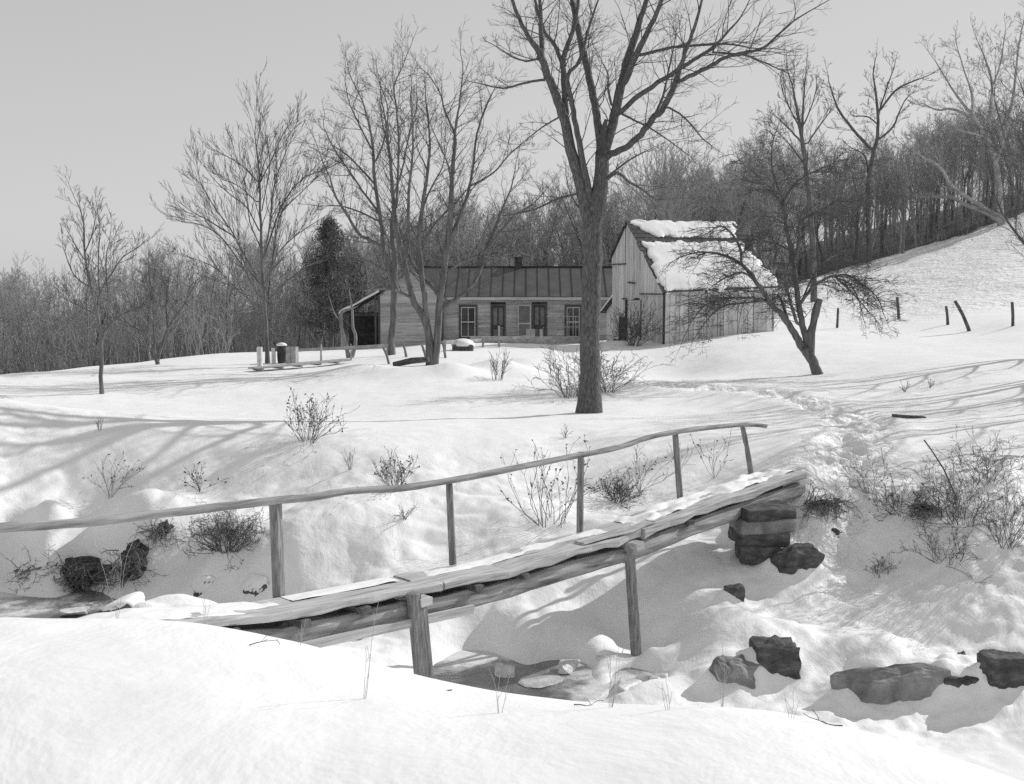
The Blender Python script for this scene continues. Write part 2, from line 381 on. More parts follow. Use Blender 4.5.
M['rock_dark'] = simple('rock_dark', [(.3, .04), (.5, .09), (.72, .18)], 4, .85, (1, 1, 2.2), .9, .05, detail=8)
M['dark_plank'] = simple('dark_plank', [(.3, .05), (.7, .16)], 5, .9, (2, 2, 2), .5, .02)
M['bark_log'] = simple('bark_log', [(.3, .08), (.42, .24), (.58, .38), (.75, .52)], 4.5, .9, (.3, 2.5, 2.5), .9, .03, rot=.763)
M['rail'] = simple('rail', [(.3, .14), (.5, .28), (.75, .46)], 5, .85, (.4, 4, 4), .7, .015, rot=.763)
M['dark_paint'] = simple('dark_paint', [(.3, .06), (.7, .13)], 4, .8, None, .3, .01)
M['door_dark'] = simple('door_dark', [(.3, .05), (.7, .09)], 3, .6, None, .2, .01)
M['screen'] = simple('screen', [(.3, .14), (.7, .24)], 3, .8, None, .2, .01)
M['seam'] = simple('seam', [(.3, .02), (.7, .045)], 3, .6, None, .2, .01)
M['fence'] = simple('fence', [(.3, .22), (.7, .46)], 5, .9, None, .4, .01)
M['white_paint'] = simple('white_paint', [(.3, .5), (.7, .8)], 5, .7, None, .2, .01)
M['soil_and_dark_fill'] = simple('soil_and_dark_fill', [(.3, .025), (.7, .12)], 8, .95, None, 1, .06)  # dark earth, also the painted darkness filling the barn
M['needle'] = simple('needle', [(.3, .06), (.7, .15)], 2, .9, None, .1, .01)
M['brick'] = simple('brick', [(.3, .04), (.7, .10)], 6, .9, None, .5, .02)
m, nt, bs = new_mat('glass'); bs.inputs['Base Color'].default_value = (.03, .03, .03, 1); bs.inputs['Roughness'].default_value = .08; M['glass'] = m
m, nt, bs = new_mat('water')
n = noise(nt, 3.2, 5, .65, stretch=(1, 2.4, 1)); n2 = noise(nt, .9, 5, .65)
nt.links.new(grey_ramp(nt, n2, [(.38, .14), (.5, .26), (.6, .7)]), bs.inputs['Base Color'])
nt.links.new(grey_ramp(nt, n2, [(.45, .12), (.62, .6)]), bs.inputs['Roughness']); bump(nt, bs, n, .6, .08); M['water'] = m
m, nt, bs = new_mat('ice'); n = noise(nt, 5, 5, .6); nt.links.new(grey_ramp(nt, n, [(.3, .5), (.7, .78)]), bs.inputs['Base Color']); bs.inputs['Roughness'].default_value = .4; bump(nt, bs, n, .5, .04); M['ice'] = m

g = link('ground', gme, M['ground']); tag(g, 'snow covered field and creek banks', kind='structure')
wb = bmesh.new()
wv = [(-24, 22), (-8, 20.6), (-3, 18.8), (1, 16.6), (3, 15.2), (3, 10), (0, 10.4), (-4, 12.4), (-8, 13.6), (-24, 14)]
wb.faces.new([wb.verts.new((x, y, WATER)) for x, y in wv][::-1]); wb.normal_update()
for f in wb.faces:
    if f.normal.z < 0: f.normal_flip()
bmesh.ops.triangulate(wb, faces=wb.faces)
tag(link('creek_water', bm_mesh('creek_water', wb), M['water']), 'dark partly frozen creek water', kind='structure')

# ------------------------------------------------------------------ trees
def grow(out, p, d, L, r, lvl, rng, wob=.25, up=.12, kids=(5, 4, 3), ang=(.5, .95), shrink=.55, rmin=.004, droop=0.0, npts=5):
    pts = [p.copy()]; rad = [r]; step = L / (npts - 1); q = p.copy(); v = d.copy()
    for i in range(1, npts):
        v = v + Vector((rng.gauss(0, wob), rng.gauss(0, wob), rng.gauss(0, wob) + up - droop * i / npts)); v.normalize()
        q = q + v * step; pts.append(q.copy()); rad.append(max(r * (1 - .75 * i / (npts - 1)), rmin))
    out.append((pts, rad))
    if lvl <= 0: return
    k = kids[-lvl] if lvl <= len(kids) else kids[0]
    spawn(out, pts, rad, k, L * shrink, lvl - 1, rng, wob, up, kids, ang, shrink, rmin, droop, .25)
def spawn(out, pts, rad, k, L, lvl, rng, wob, up, kids, ang, shrink, rmin, droop, start=.2, lenf=None):
    n = len(pts)
    for j in range(k):
        t = (start + (1 - start) * (j + rng.random()) / k) * (n - 1); t = min(t, n - 1.001); i = int(t); f = t - i
        p = pts[i].lerp(pts[i + 1], f); d = (pts[i + 1] - pts[i]).normalized()
        a = rng.uniform(*ang); ax = d.orthogonal(); ax.rotate(Matrix.Rotation(rng.uniform(0, 2 * PI), 3, d))
        v = d.copy(); v.rotate(Matrix.Rotation(a, 3, ax))
        if v.z < -.1 and rng.random() < .7: v.z *= -.3; v.normalize()
        r = max(min((rad[i] * (1 - f) + rad[i + 1] * f) * .5, L * .0085 + .0015), rmin)
        grow(out, p, v, L * rng.uniform(.6, 1.15) * (1.1 - .5 * t / n), r, lvl, rng, wob, up, kids, ang, shrink, rmin, droop, 5 if lvl > 0 else 4)

def traced_tree(name, label, d, trunk, limbs, seed, rmin, twigs, matT, matC, spread=1.6, group=None, kids=(5, 4), L2=1.2, wob=.22, up=.08, droop=0., ang=(.45, .95), per=4, sides=9, base_sink=.3, wf=.85):
    """trunk and limbs are traced lines; each gets its own depth drift so that the crown is as deep as it is wide.
    line = [(px, py, width_px), ...]"""
    rng = random.Random(seed)
    sc = d / F; rmin *= .62; twigs *= 1.9; wob *= .72
    root_px = trunk[0]
    b = P(root_px[0], root_px[1], d)
    root = thing(name, label, 'tree', b, 0, group)
    heavy, light = [], []
    def build(line, dd, flare=False):
        pts, rad = [], []
        n = len(line)
        for i, (x, y, w) in enumerate(line):
            s = i / (n - 1); p = P(x, y, d + dd[0] + (dd[1] - dd[0]) * s ** 1.3); pts.append(p - b); rad.append(max(w * wf * sc / 2, rmin))
        if flare: pts[0] = pts[0] - Vector((0, 0, base_sink)); rad[0] *= 1.25
        sp_ = smooth_line(pts, per); sr = []
        for i in range(n - 1):
            for k in range(per): sr.append(rad[i] + (rad[i + 1] - rad[i]) * k / per)
        sr.append(rad[-1])
        # natural crookedness
        for i in range(1, len(sp_) - 1): sp_[i] = sp_[i] + Vector((rng.gauss(0, .16), rng.gauss(0, .3), rng.gauss(0, .16))) * min(sr[i], .06)
        return sp_, sr
    tp, tr = build(trunk, (0, 0), True); heavy.append((tp, tr))
    def depth_at(pt):   # depth offset of nearest point already built so limbs start on wood
        best = min(((q - pt).xz_d, q.y) for q in []) if False else None
    wood = [(q, tr[i]) for i, q in enumerate(tp)]
    for line in limbs:
        x0, y0, w0 = line[0]; start = P(x0, y0, d) - b
        q = min(wood, key=lambda e: (e[0].x - start.x) ** 2 + (e[0].z - start.z) ** 2)[0]
        tip = q.y + rng.uniform(-spread, spread)
        pl, pr = build(line, (q.y, tip)); pl[0] = q.copy()
        heavy.append((pl, pr)) if w0 >= 2.2 else light.append((pl, pr))
        wood += [(p_, pr[i]) for i, p_ in enumerate(pl)]
        ln = sum((pl[i + 1] - pl[i]).length for i in range(len(pl) - 1))
        spawn(light, pl, pr, max(3, int(twigs * ln)), min(L2, .55 * ln), len(kids), rng, wob, up, kids, ang, .55, rmin, droop, .18)
        # the tip runs out into fine twigs
        grow(light, pl[-1], (pl[-1] - pl[-2]).normalized(), min(L2, .5 * ln) * .8, pr[-1], len(kids), rng, wob, up, kids, ang, .55, rmin, droop)
    h_ = len(tp) // 2; ln = (tp[-1] - tp[h_]).length
    spawn(light, tp[h_:], tr[h_:], max(3, int(twigs * ln)), min(L2, .5 * ln), len(kids), rng, wob, up, kids, ang, .55, rmin, droop, .1)
    grow(light, tp[-1], (tp[-1] - tp[-2]).normalized(), min(L2, .4 * ln), tr[-1], len(kids), rng, wob, up, kids, ang, .55, rmin, droop)
    link('trunk', tubes_mesh(name + '_trunk', heavy, sides), matT, root)
    link('crown', tubes_mesh(name + '_crown', light, 4), matC, root)
    return root

BIG = dict(
 trunk=[(589, 412, 27), (590, 385, 22), (590, 330, 20), (592, 270, 20), (593, 224, 22), (597, 205, 19), (601, 180, 15), (602, 155, 14)],
 limbs=[
  [(590, 222, 15), (580, 182, 12), (571, 150, 11), (564, 120, 10), (556, 95, 9), (547, 75, 8), (540, 53, 7), (531, 40, 5), (519, 18, 4), (508, -15, 3), (500, -40, 2)],
  [(542, 56, 5), (541, 32, 5), (540, 0, 3.5), (536, -40, 2)],
  [(592, 212, 9), (588, 188, 8), (582, 159, 6.5), (576, 126, 5.5), (571, 98, 5), (568, 75, 4), (580, 60, 3), (588, 30, 2.5), (600, -5, 1.5)],
  [(566, 118, 6), (564, 83, 6), (563, 62, 5.5), (567, 47, 5), (572, 33, 4.5), (578, 5, 3.5), (580, -40, 2)],
  [(563, 66, 4.5), (554, 44, 4), (545, 32, 3.5), (536, 5, 3), (530, -30, 2)],
  [(602, 158, 10), (598, 121, 8), (595, 103, 8), (589, 78, 7.5), (584, 55, 7), (579, 33, 6.5), (572, 0, 5), (566, -40, 3)],
  [(602, 158, 12), (606, 146, 11), (613, 123, 10), (620, 93, 9.5), (626, 65, 8.5), (636, 33, 7), (646, 0, 5), (654, -40, 3)],
  [(624, 84, 8), (633, 62, 7), (647, 33, 5.5), (660, 5, 4), (670, -30, 2.5)],
  [(604, 158, 8), (612, 154, 7), (625, 148, 6.5), (641, 134, 6.5), (652, 120, 6.5), (664, 107, 6), (674, 86, 5.5), (679, 72, 4.5), (685, 52, 4), (692, 34, 3.5), (700, 8, 2.5), (706, -25, 1.5)],
  [(676, 83, 4.5), (694, 74, 4.2), (712, 65, 4), (727, 57, 3.5), (743, 53, 3), (763, 48, 2.5), (778, 35, 2), (795, 20, 1.5)],
  [(618, 114, 5.5), (641, 94, 5), (664, 79, 4.5), (684, 66, 4), (702, 55, 3.5), (712, 48, 3), (725, 35, 2.2), (740, 18, 1.5)],
  [(705, 52, 2.5), (743, 55, 2.2), (763, 62, 1.8), (781, 70, 1.2)],
  [(636, 56, 3.5), (664, 49, 3), (684, 46, 2.6), (727, 44, 2), (750, 48, 1.2)],
  [(655, 116, 3), (663, 96, 2.5), (668, 74, 2), (674, 45, 1.4)],
  [(664, 108, 2.2), (672, 109, 2), (688, 121, 1.6), (702, 138, 1.2), (712, 146, .9)],
  [(606, 181, 3.5), (617, 173, 3.5), (628, 181, 3), (643, 190, 2.2), (656, 199, 1.5), (674, 198, 1)],
  [(606, 178, 2.2), (625, 163, 1.8), (646, 151, 1.2)],
  [(620, 113, 2.5), (634, 120, 2), (650, 128, 1.6), (668, 140, 1.2), (684, 152, .9)],
  [(612, 108, 2.8), (608, 88, 2.2), (608, 74, 1.5), (602, 62, 1)],
  [(546, 80, 2.8), (534, 81, 2.5), (521, 84, 2.2), (503, 88, 1.8), (485, 85, 1.2)],
  [(539, 58, 2.5), (526, 61, 2), (511, 56, 1.5), (497, 47, 1)],
  [(560, 117, 2), (544, 126, 1.6), (531, 136, 1.2), (519, 146, .9)],
  [(578, 194, 2.5), (557, 199, 2), (536, 209, 1.6), (511, 215, 1)],
  [(588, 215, 2), (578, 206, 1.6), (570, 192, 1.2), (566, 176, .9)]])
bd = 27.5
big = traced_tree('maple_tree', 'tall bare tree with dark rough trunk dividing into many limbs, nearest the footbridge', bd, BIG['trunk'], BIG['limbs'], 11, .0045, 1.7, M['bark_big'], M['twig'], 2.2, None, (4, 4), 1.45, .17, .05, .06, per=4, sides=14, wf=.96)

TWIN = dict(
 trunk=[(431, 368, 12), (430, 356, 10), (428, 330, 9), (420, 312, 8), (412, 297, 7.5), (407, 274, 7), (403, 259, 6.5), (397, 232, 6), (393, 198, 4.5), (391, 167, 3.5), (388, 140, 2.5), (384, 112, 1.5)],
 limbs=[
  [(429, 335, 7), (425, 302, 6.5), (422, 276, 6), (419, 240, 5.5), (424, 198, 4.5), (428, 167, 3.5), (430, 142, 2.5), (427, 112, 1.6)],
  [(433, 367, 11), (436, 358, 9), (439, 312, 8.5), (442, 284, 8), (446, 256, 7.5), (450, 225, 7), (451, 203, 6), (452, 178, 5), (455, 142, 4), (455, 132, 3), (459, 106, 2.2), (463, 73, 1.2)],
  [(455, 134, 2.6), (445, 111, 2.2), (440, 93, 1.6), (428, 74, 1)],
  [(449, 240, 4.5), (458, 222, 4), (468, 193, 3.5), (473, 167, 3), (477, 134, 2.5), (486, 106, 1.8), (496, 86, 1)],
  [(470, 186, 2.4), (493, 173, 2), (509, 155, 1.6), (520, 146, 1)],
  [(442, 310, 5.5), (450, 302, 5), (458, 298, 4.5), (473, 284, 4), (481, 269, 3.6), (484, 253, 3.4), (494, 230, 3), (504, 205, 2.4), (511, 188, 1.8), (515, 170, 1)],
  [(446, 272, 3.5), (465, 261, 3.2), (483, 252, 2.8), (500, 232, 2.2), (516, 214, 1.8), (530, 206, 1.2)],
  [(439, 296, 5.5), (430, 284, 5), (422, 277, 4.5), (412, 262, 4), (405, 245, 3), (398, 224, 2)],
  [(412, 298, 3.5), (397, 291, 3), (384, 289, 2.4), (364, 291, 1.5)],
  [(404, 262, 4.5), (408, 240, 4), (409, 193, 3.2), (412, 162, 2.6), (413, 132, 2), (411, 105, 1.2)],
  [(395, 215, 3), (399, 150, 2.4), (396, 106, 1.8), (394, 86, 1.5), (403, 66, 1)],
  [(420, 250, 2.6), (432, 228, 2.2), (444, 214, 1.8), (462, 196, 1.2)],
  [(452, 190, 2.4), (448, 165, 2), (440, 146, 1.6), (432, 128, 1)],
  [(424, 205, 2.4), (432, 186, 2), (442, 168, 1.4), (446, 150, 1)],
  [(483, 256, 2.2), (498, 258, 1.8), (515, 252, 1.4), (530, 256, 1)]])
traced_tree('locust_tree', 'bare tree with two leaning trunks joined at the base, before the house', 41.5, TWIN['trunk'], TWIN['limbs'], 5, .006, 1.6, M['bark'], M['twig'], 2.6, None, (5, 4), 1.8, .2, .07, 0, sides=9)
BACK = dict(
 trunk=[(391, 355, 10), (391, 340, 8.5), (393, 327, 8.5), (394, 302, 8), (394, 282, 9), (395, 266, 7), (394, 251, 6), (392, 225, 5), (394, 206, 4), (391, 167, 3), (387, 140, 2)],
 limbs=[
  [(393, 280, 6), (386, 262, 5.5), (383, 243, 5), (381, 220, 4.5), (375, 183, 4), (372, 142, 3), (369, 124, 2.4), (362, 100, 1.5), (352, 80, 1)],
  [(392, 268, 4.5), (381, 247, 4.2), (370, 240, 4), (358, 233, 3.5), (346, 213, 3), (335, 196, 2.2), (330, 178, 1.5), (322, 160, 1)],
  [(388, 272, 2.8), (374, 264, 2.4), (358, 256, 1.8), (344, 246, 1)],
  [(381, 215, 3), (366, 196, 2.6), (350, 172, 2), (335, 150, 1.5), (324, 128, 1)],
  [(376, 186, 2.8), (362, 170, 2.2), (348, 156, 1.8), (334, 146, 1)],
  [(372, 150, 2), (362, 130, 1.6), (350, 105, 1.2), (345, 82, .8)],
  [(374, 165, 2.2), (384, 140, 2), (388, 110, 1.6), (380, 84, 1)],
  [(392, 200, 2.6), (402, 170, 2.2), (408, 140, 1.8), (416, 110, 1)],
  [(380, 222, 2.4), (360, 212, 2), (340, 206, 1.5), (324, 206, 1)]])
traced_tree('walnut_tree', 'bare spreading tree with single pale trunk against the clapboard gable', 47, BACK['trunk'], BACK['limbs'], 8, .007, 1.5, M['bark'], M['twig'], 2.6, None, (5, 4), 1.9, .2, .07, 0)
VASE = dict(
 trunk=[(268, 364, 9), (267, 350, 7.5), (265, 315, 7), (263, 285, 6.5), (262, 270, 6), (261, 232, 4.5), (260, 192, 3.5), (258, 161, 2.5), (255, 136, 1.6), (256, 122, 1)],
 limbs=[
  [(260, 285, 3), (244, 262, 2.5), (237, 240, 2.2), (211, 222, 1.8), (196, 214, 1)],
  [(259, 280, 3.2), (245, 256, 2.6), (231, 230, 2.2), (215, 208, 1.8), (202, 185, 1.3), (198, 172, 1)],
  [(262, 300, 3), (250, 280, 2.6), (245, 270, 2.2), (221, 237, 2), (198, 224, 1.5), (182, 222, 1)],
  [(261, 235, 2.4), (247, 208, 2), (227, 192, 1.5), (211, 176, 1)],
  [(260, 205, 2), (241, 188, 1.6), (224, 178, 1)],
  [(259, 183, 2), (241, 165, 1.6), (217, 151, 1)],
  [(262, 265, 3.2), (270, 224, 2.8), (273, 192, 2.4), (280, 167, 1.8), (291, 140, 1)],
  [(263, 262, 2.8), (276, 220, 2.4), (290, 192, 2), (306, 177, 1.5), (321, 171, 1)],
  [(264, 285, 3), (272, 265, 2.6), (275, 240, 2.4), (282, 212, 2), (302, 192, 1.5), (314, 180, 1)],
  [(265, 290, 2.6), (276, 257, 2.2), (294, 237, 1.8), (319, 220, 1)],
  [(261, 180, 2), (270, 163, 1.7), (282, 136, 1.3), (290, 124, 1)],
  [(262, 310, 2.6), (238, 290, 2), (215, 268, 1.6), (192, 258, 1)],
  [(264, 305, 2.4), (284, 284, 2), (304, 268, 1.5), (318, 262, 1)],
  [(261, 215, 2), (266, 190, 1.6), (270, 165, 1.4), (266, 140, 1)],
  [(262, 250, 2), (250, 222, 1.8), (246, 190, 1.4), (240, 170, 1)]])
traced_tree('elm_tree', 'tall bare fan shaped tree beside the white gate posts at left', 46, VASE['trunk'], VASE['limbs'], 21, .0075, 1.7, M['bark'], M['twig'], 2.4, None, (5, 3), 1.9, .11, .1, 0, (.3, .6), wf=.6)
SMALL = dict(
 trunk=[(102, 395, 8), (101, 385, 6), (101, 343, 6), (99, 324, 5), (95, 305, 4.2), (89, 281, 3.6), (85, 254, 3), (83, 220, 2), (78, 205, 1)],
 limbs=[
  [(101, 343, 4), (109, 326, 3.2), (125, 313, 2.4), (140, 307, 1.5)],
  [(108, 326, 2.8), (108, 297, 2.2), (106, 260, 1.6), (110, 240, 1)],
  [(97, 313, 3.2), (100, 294, 3), (112, 273, 2.4), (123, 257, 1.8), (136, 249, 1)],
  [(100, 293, 2.4), (98, 268, 2), (100, 230, 1.2), (98, 214, 1)],
  [(96, 314, 2), (77, 305, 1.6), (61, 297, 1)],
  [(90, 287, 2), (74, 275, 1.6), (64, 250, 1)],
  [(85, 252, 1.8), (92, 235, 1.5), (96, 216, 1)],
  [(86, 262, 1.6), (76, 246, 1.3), (68, 232, .9)]])
p_ = hit(102, 394); traced_tree('young_maple_tree', 'small slender bare tree standing alone at far left of the field', p_.y, SMALL['trunk'], SMALL['limbs'], 31, .006, 2.4, M['bark'], M['twig'], 1.3, None, (5, 3), 1.0, .14, .09, 0, (.35, .7), wf=.68)
APPLE = dict(
 trunk=[(820, 375, 13), (815, 366, 11), (807, 352, 12), (801, 345, 9), (794, 333, 8), (783, 316, 7), (772, 305, 6), (760, 287, 5), (742, 265, 4), (722, 255, 3), (703, 252, 2.2), (690, 254, 1.2)],
 limbs=[
  [(741, 265, 3.2), (740, 248, 3), (731, 233, 2.5), (720, 226, 2), (711, 231, 1.2)],
  [(772, 305, 3.5), (762, 300, 3.2), (742, 298, 3), (722, 299, 2.4), (703, 307, 1.8), (690, 324, 1)],
  [(765, 301, 2.8), (744, 303, 2.4), (722, 307, 2), (707, 320, 1.4), (700, 330, 1)],
  [(758, 284, 2.6), (744, 273, 2.4), (729, 276, 1.8), (714, 285, 1)],
  [(808, 352, 9), (805, 335, 7.5), (802, 322, 7), (799, 305, 6.5), (796, 281, 5.5), (792, 252, 5), (786, 224, 4.2), (783, 202, 3.6), (772, 169, 2.5), (773, 142, 1.5), (778, 126, 1)],
  [(783, 203, 3), (790, 190, 2.8), (802, 178, 2.5), (824, 167, 2), (843, 160, 1.4), (860, 160, 1)],
  [(795, 262, 3), (799, 240, 2.8), (802, 221, 2.6), (824, 208, 2.2), (843, 200, 1.8), (873, 197, 1.2)],
  [(783, 208, 2.4), (772, 190, 2), (760, 178, 1.6), (742, 162, 1)],
  [(800, 305, 4), (811, 289, 3.5), (822, 281, 3.2), (833, 276, 3), (842, 283, 2.4), (855, 296, 1.8), (868, 311, 1)],
  [(833, 276, 2.6), (847, 275, 2.4), (862, 284, 2), (876, 296, 1.4), (882, 308, 1)],
  [(840, 279, 2.2), (850, 284, 1.8), (858, 298, 1.4), (862, 312, 1)],
  [(797, 326, 4), (792, 307, 3.6), (786, 285, 3), (784, 262, 2.2), (776, 246, 1.4)],
  [(790, 250, 2.2), (770, 242, 2), (752, 244, 1.6), (742, 254, 1)],
  [(802, 300, 2.2), (818, 268, 2), (836, 256, 1.6), (852, 262, 1)],
  [(788, 322, 4), (783, 305, 3.4), (779, 296, 2.4)]])
p_ = hit(818, 374); AP = traced_tree('apple_tree', 'leaning bare apple tree with drooping branches and a broken stub right of the barn', p_.y, APPLE['trunk'], APPLE['limbs'], 41, .0065, 4.6, M['bark'], M['twig'], 1.5, None, (6, 4), 1.35, .24, -.06, .22, (.5, 1.1), wf=.88)
st = [P(x, y, p_.y + .05) - AP.location for x, y in ((811, 355), (811, 333), (815, 315), (818, 305), (820, 299))]
link('broken_stub', capped_tube('broken_stub', st, [.14, .135, .125, .12, .09], 10, .18, 3), M['bark'], AP)
TALL = dict(
 trunk=[(869, 275, 6), (869, 240, 5.5), (868, 213, 5.2), (869, 178, 5), (874, 150, 4.5), (877, 139, 4), (878, 117, 3.4), (876, 95, 2.6), (873, 74, 1.5)],
 limbs=[
  [(873, 151, 4), (857, 134, 3.2), (840, 112, 2.6), (835, 101, 2), (830, 86, 1.2)],
  [(879, 112, 2.8), (889, 98, 2.4), (900, 87, 2), (922, 78, 1.2)],
  [(878, 140, 2.6), (892, 128, 2.2), (898, 115, 1.8), (905, 100, 1)],
  [(878, 125, 2), (868, 117, 1.6), (854, 116, 1)],
  [(868, 175, 2), (865, 156, 1.6), (852, 148, 1)],
  [(878, 115, 2), (886, 90, 1.5), (894, 68, 1)]])
traced_tree('oak_tree', 'tall dark bare tree forked high above the hill crest', 108, TALL['trunk'], TALL['limbs'], 51, .02, .8, M['bark'], M['twig'], 2.5, None, (4, 3), 2.4, .22, .05, 0, base_sink=2)
T803 = dict(
 trunk=[(815, 280, 7), (813, 250, 6.5), (809, 197, 6), (805, 161, 5.5), (802, 139, 4.5), (798, 115, 3.5), (794, 93, 2.2), (790, 78, 1.2)],
 limbs=[
  [(802, 140, 3), (803, 109, 2.4), (805, 82, 1.4)], [(802, 143, 2.6), (791, 131, 2), (778, 118, 1.2)], [(806, 146, 2.2), (818, 128, 1.8), (830, 112, 1)],
  [(805, 165, 2), (790, 145, 1.6), (776, 130, 1)], [(800, 128, 2), (788, 105, 1.5), (782, 88, 1)], [(804, 125, 1.8), (812, 105, 1.4), (816, 90, 1)]])
traced_tree('poplar_tree', 'tall narrow bare tree with upright crown behind the apple tree', 78, T803['trunk'], T803['limbs'], 61, .012, 1.1, M['bark'], M['twig'], 2.0, None, (5, 3), 2.3, .12, .14, 0, (.3, .6), base_sink=2)
EDGE = dict(
 trunk=[(1003, 232, 9), (1000, 210, 8), (998, 180, 7), (992, 150, 5.5), (985, 136, 5), (972, 115, 3.5), (960, 100, 3), (948, 82, 2), (936, 62, 1)],
 limbs=[
  [(1000, 222, 6), (985, 212, 5), (966, 205, 4.5), (952, 198, 4), (935, 197, 3), (918, 197, 1.5)],
  [(999, 216, 5), (975, 202, 4.5), (952, 186, 4), (939, 167, 3.5), (922, 157, 2.5), (906, 147, 1.4)],
  [(974, 118, 4), (952, 109, 3), (938, 110, 2), (924, 104, 1)],
  [(988, 140, 5), (990, 115, 4), (992, 85, 3), (985, 58, 2), (978, 42, 1)],
  [(995, 165, 5), (1006, 130, 4), (1014, 90, 3), (1018, 50, 2), (1024, 20, 1)],
  [(972, 116, 3), (972, 95, 2.5), (964, 70, 1.6), (958, 50, 1)],
  [(991, 90, 2.5), (1000, 65, 2), (1004, 40, 1)],
  [(985, 137, 3), (966, 132, 2.2), (948, 128, 1.6), (930, 132, 1)]])
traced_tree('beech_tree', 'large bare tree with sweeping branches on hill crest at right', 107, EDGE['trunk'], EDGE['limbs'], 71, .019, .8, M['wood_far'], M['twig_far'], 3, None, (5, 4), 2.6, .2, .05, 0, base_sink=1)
ROUND = dict(
 trunk=[(663, 262, 7), (663, 235, 6), (663, 215, 5.5), (664, 195, 4), (664, 178, 2.6), (665, 160, 1.4)],
 limbs=[[(663, 222, 3), (648, 203, 2.4), (634, 190, 1.6), (626, 182, 1)], [(663, 222, 3), (678, 203, 2.4), (692, 190, 1.6), (700, 184, 1)], [(663, 210, 2.6), (652, 186, 2), (645, 168, 1.2)],
        [(663, 208, 2.6), (675, 184, 2), (682, 168, 1.2)], [(663, 232, 2.6), (644, 218, 2), (628, 208, 1.2)], [(663, 232, 2.6), (684, 216, 2), (702, 206, 1.2)], [(664, 195, 2), (658, 174, 1.5), (656, 158, 1)], [(664, 195, 2), (670, 172, 1.5), (674, 158, 1)]])
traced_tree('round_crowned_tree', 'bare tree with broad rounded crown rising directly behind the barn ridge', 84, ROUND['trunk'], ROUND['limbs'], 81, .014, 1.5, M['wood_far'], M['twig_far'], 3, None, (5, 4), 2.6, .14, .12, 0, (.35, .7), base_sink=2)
VEE = dict(
 trunk=[(157, 385, 7), (157, 372, 5.5), (157, 360, 5), (152, 345, 3.6), (143, 330, 2.6), (134, 312, 1.6), (128, 298, 1)],
 limbs=[[(157, 362, 4), (163, 342, 3.4), (170, 325, 2.6), (182, 308, 1.8), (192, 290, 1)], [(155, 352, 2.6), (154, 325, 2.2), (153, 300, 1.5), (150, 280, 1)], [(168, 330, 2), (166, 305, 1.6), (168, 285, 1)], [(144, 332, 1.8), (130, 325, 1.4), (118, 312, 1)]])
traced_tree('ash_tree', 'small dark V-forked bare tree at the edge of the left woods', 46, VEE['trunk'], VEE['limbs'], 91, .008, 1.5, M['bark'], M['twig'], 1.5, None, (4, 3), 1.4, .2, .06, 0, base_sink=1)
CROOK = [(351, 362, 5.5), (347, 350, 5), (343, 336, 4.4), (341, 322, 4), (342, 312, 3.6), (350, 309, 2.4)]
traced_tree('crooked_sapling', 'pale crooked forked sapling before the porch', 47, CROOK, [[(351, 360, 5), (354, 350, 4.4), (356, 338, 4), (353, 325, 3.4), (352, 310, 3), (350, 296, 1.6)], [(342, 322, 1.6), (335, 314, 1.2), (330, 300, .8)]], 95, .006, .6, M['bark_pale'], M['bark_pale'], .3, None, (3,), .5, .2, .1, 0)
# trees right of the picture edge that throw the long streaks of shade over the field
for px, py, d, h, sd in ((1135, 395, 29, 9.5, 3), (1190, 380, 33, 11, 4), (1165, 440, 21, 6.5, 6), (1085, 372, 37, 8.5, 8), (1240, 400, 27, 10, 9)):
    s = h / d * F
    tr = [(px, py + 10, 16), (px + 2, py - .2 * s, 12), (px - 3, py - .45 * s, 9), (px + 3, py - .7 * s, 5), (px, py - s, 1.5)]
    lm = []
    rg = random.Random(sd)
    for k in range(9):
        t = .25 + .07 * k; x0 = px + rg.uniform(-2, 2); y0 = py - t * s; sg = 1 if k % 2 else -1; e = (1 - t) * .55 * s
        lm.append([(x0, y0, 6 - .4 * k), (x0 + sg * e * .4, y0 - e * .4, 4 - .25 * k), (x0 + sg * e * .75, y0 - e * .85, 2.4), (x0 + sg * e * .9, y0 - e * 1.3, 1.2)])
    traced_tree('field_tree', 'bare field tree beyond the right edge of the picture', d, tr, lm, 100 + sd, .006, 1.4, M['bark'], M['twig'], 2.5, 'bare trees right of the picture', (5, 3), 1.6, .18, .07, 0, base_sink=.6)

# ---- forest prototypes
def forest_proto(seed, slim):
    rng = random.Random(seed); H = 10.0
    heavy, light = [], []
    pts, rad = [], []; q = Vector((0, 0, -.6)); v = Vector((rng.gauss(0, .06), rng.gauss(0, .06), 1)).normalized(); n = 10
    for i in range(n):
        pts.append(q.copy()); rad.append(.13 * (1 - .9 * i / (n - 1)) + .012); v = (v + Vector((rng.gauss(0, .09), rng.gauss(0, .09), .1))).normalized(); q = q + v * (H + .6) / (n - 1)
    heavy.append((pts, rad))
    if rng.random() < .5:      # a second stem from low down
        i0 = rng.randint(2, 4); grow(heavy, pts[i0], (Vector((rng.uniform(-.5, .5), rng.uniform(-.5, .5), 1))).normalized(), H * .6, rad[i0] * .7, 0, rng, .1, .1, rmin=.012, npts=7)
    for l in list(heavy):
        spawn(light, l[0], l[1], 19 if slim else 24, 2.6 if slim else 3.4, 2, rng, .14, .13, (6, 4), (.35, .75) if slim else (.5, 1.0), .5, .0105, 0, .22 if not slim else .35)
    return heavy, light
protos = []
for s in range(10):
    hv, lt = forest_proto(200 + s, s % 3 == 0)
    pale = s % 5 == 4
    protos.append((tubes_mesh('forest_trunk', hv, 6), tubes_mesh('forest_crown', lt, 3)))
for i, (a, b) in enumerate(protos):
    a.materials.append(M['bark_pale'] if i % 5 == 4 else (M['bark'] if i % 2 else M['wood_far'])); b.materials.append(M['twig_far'])
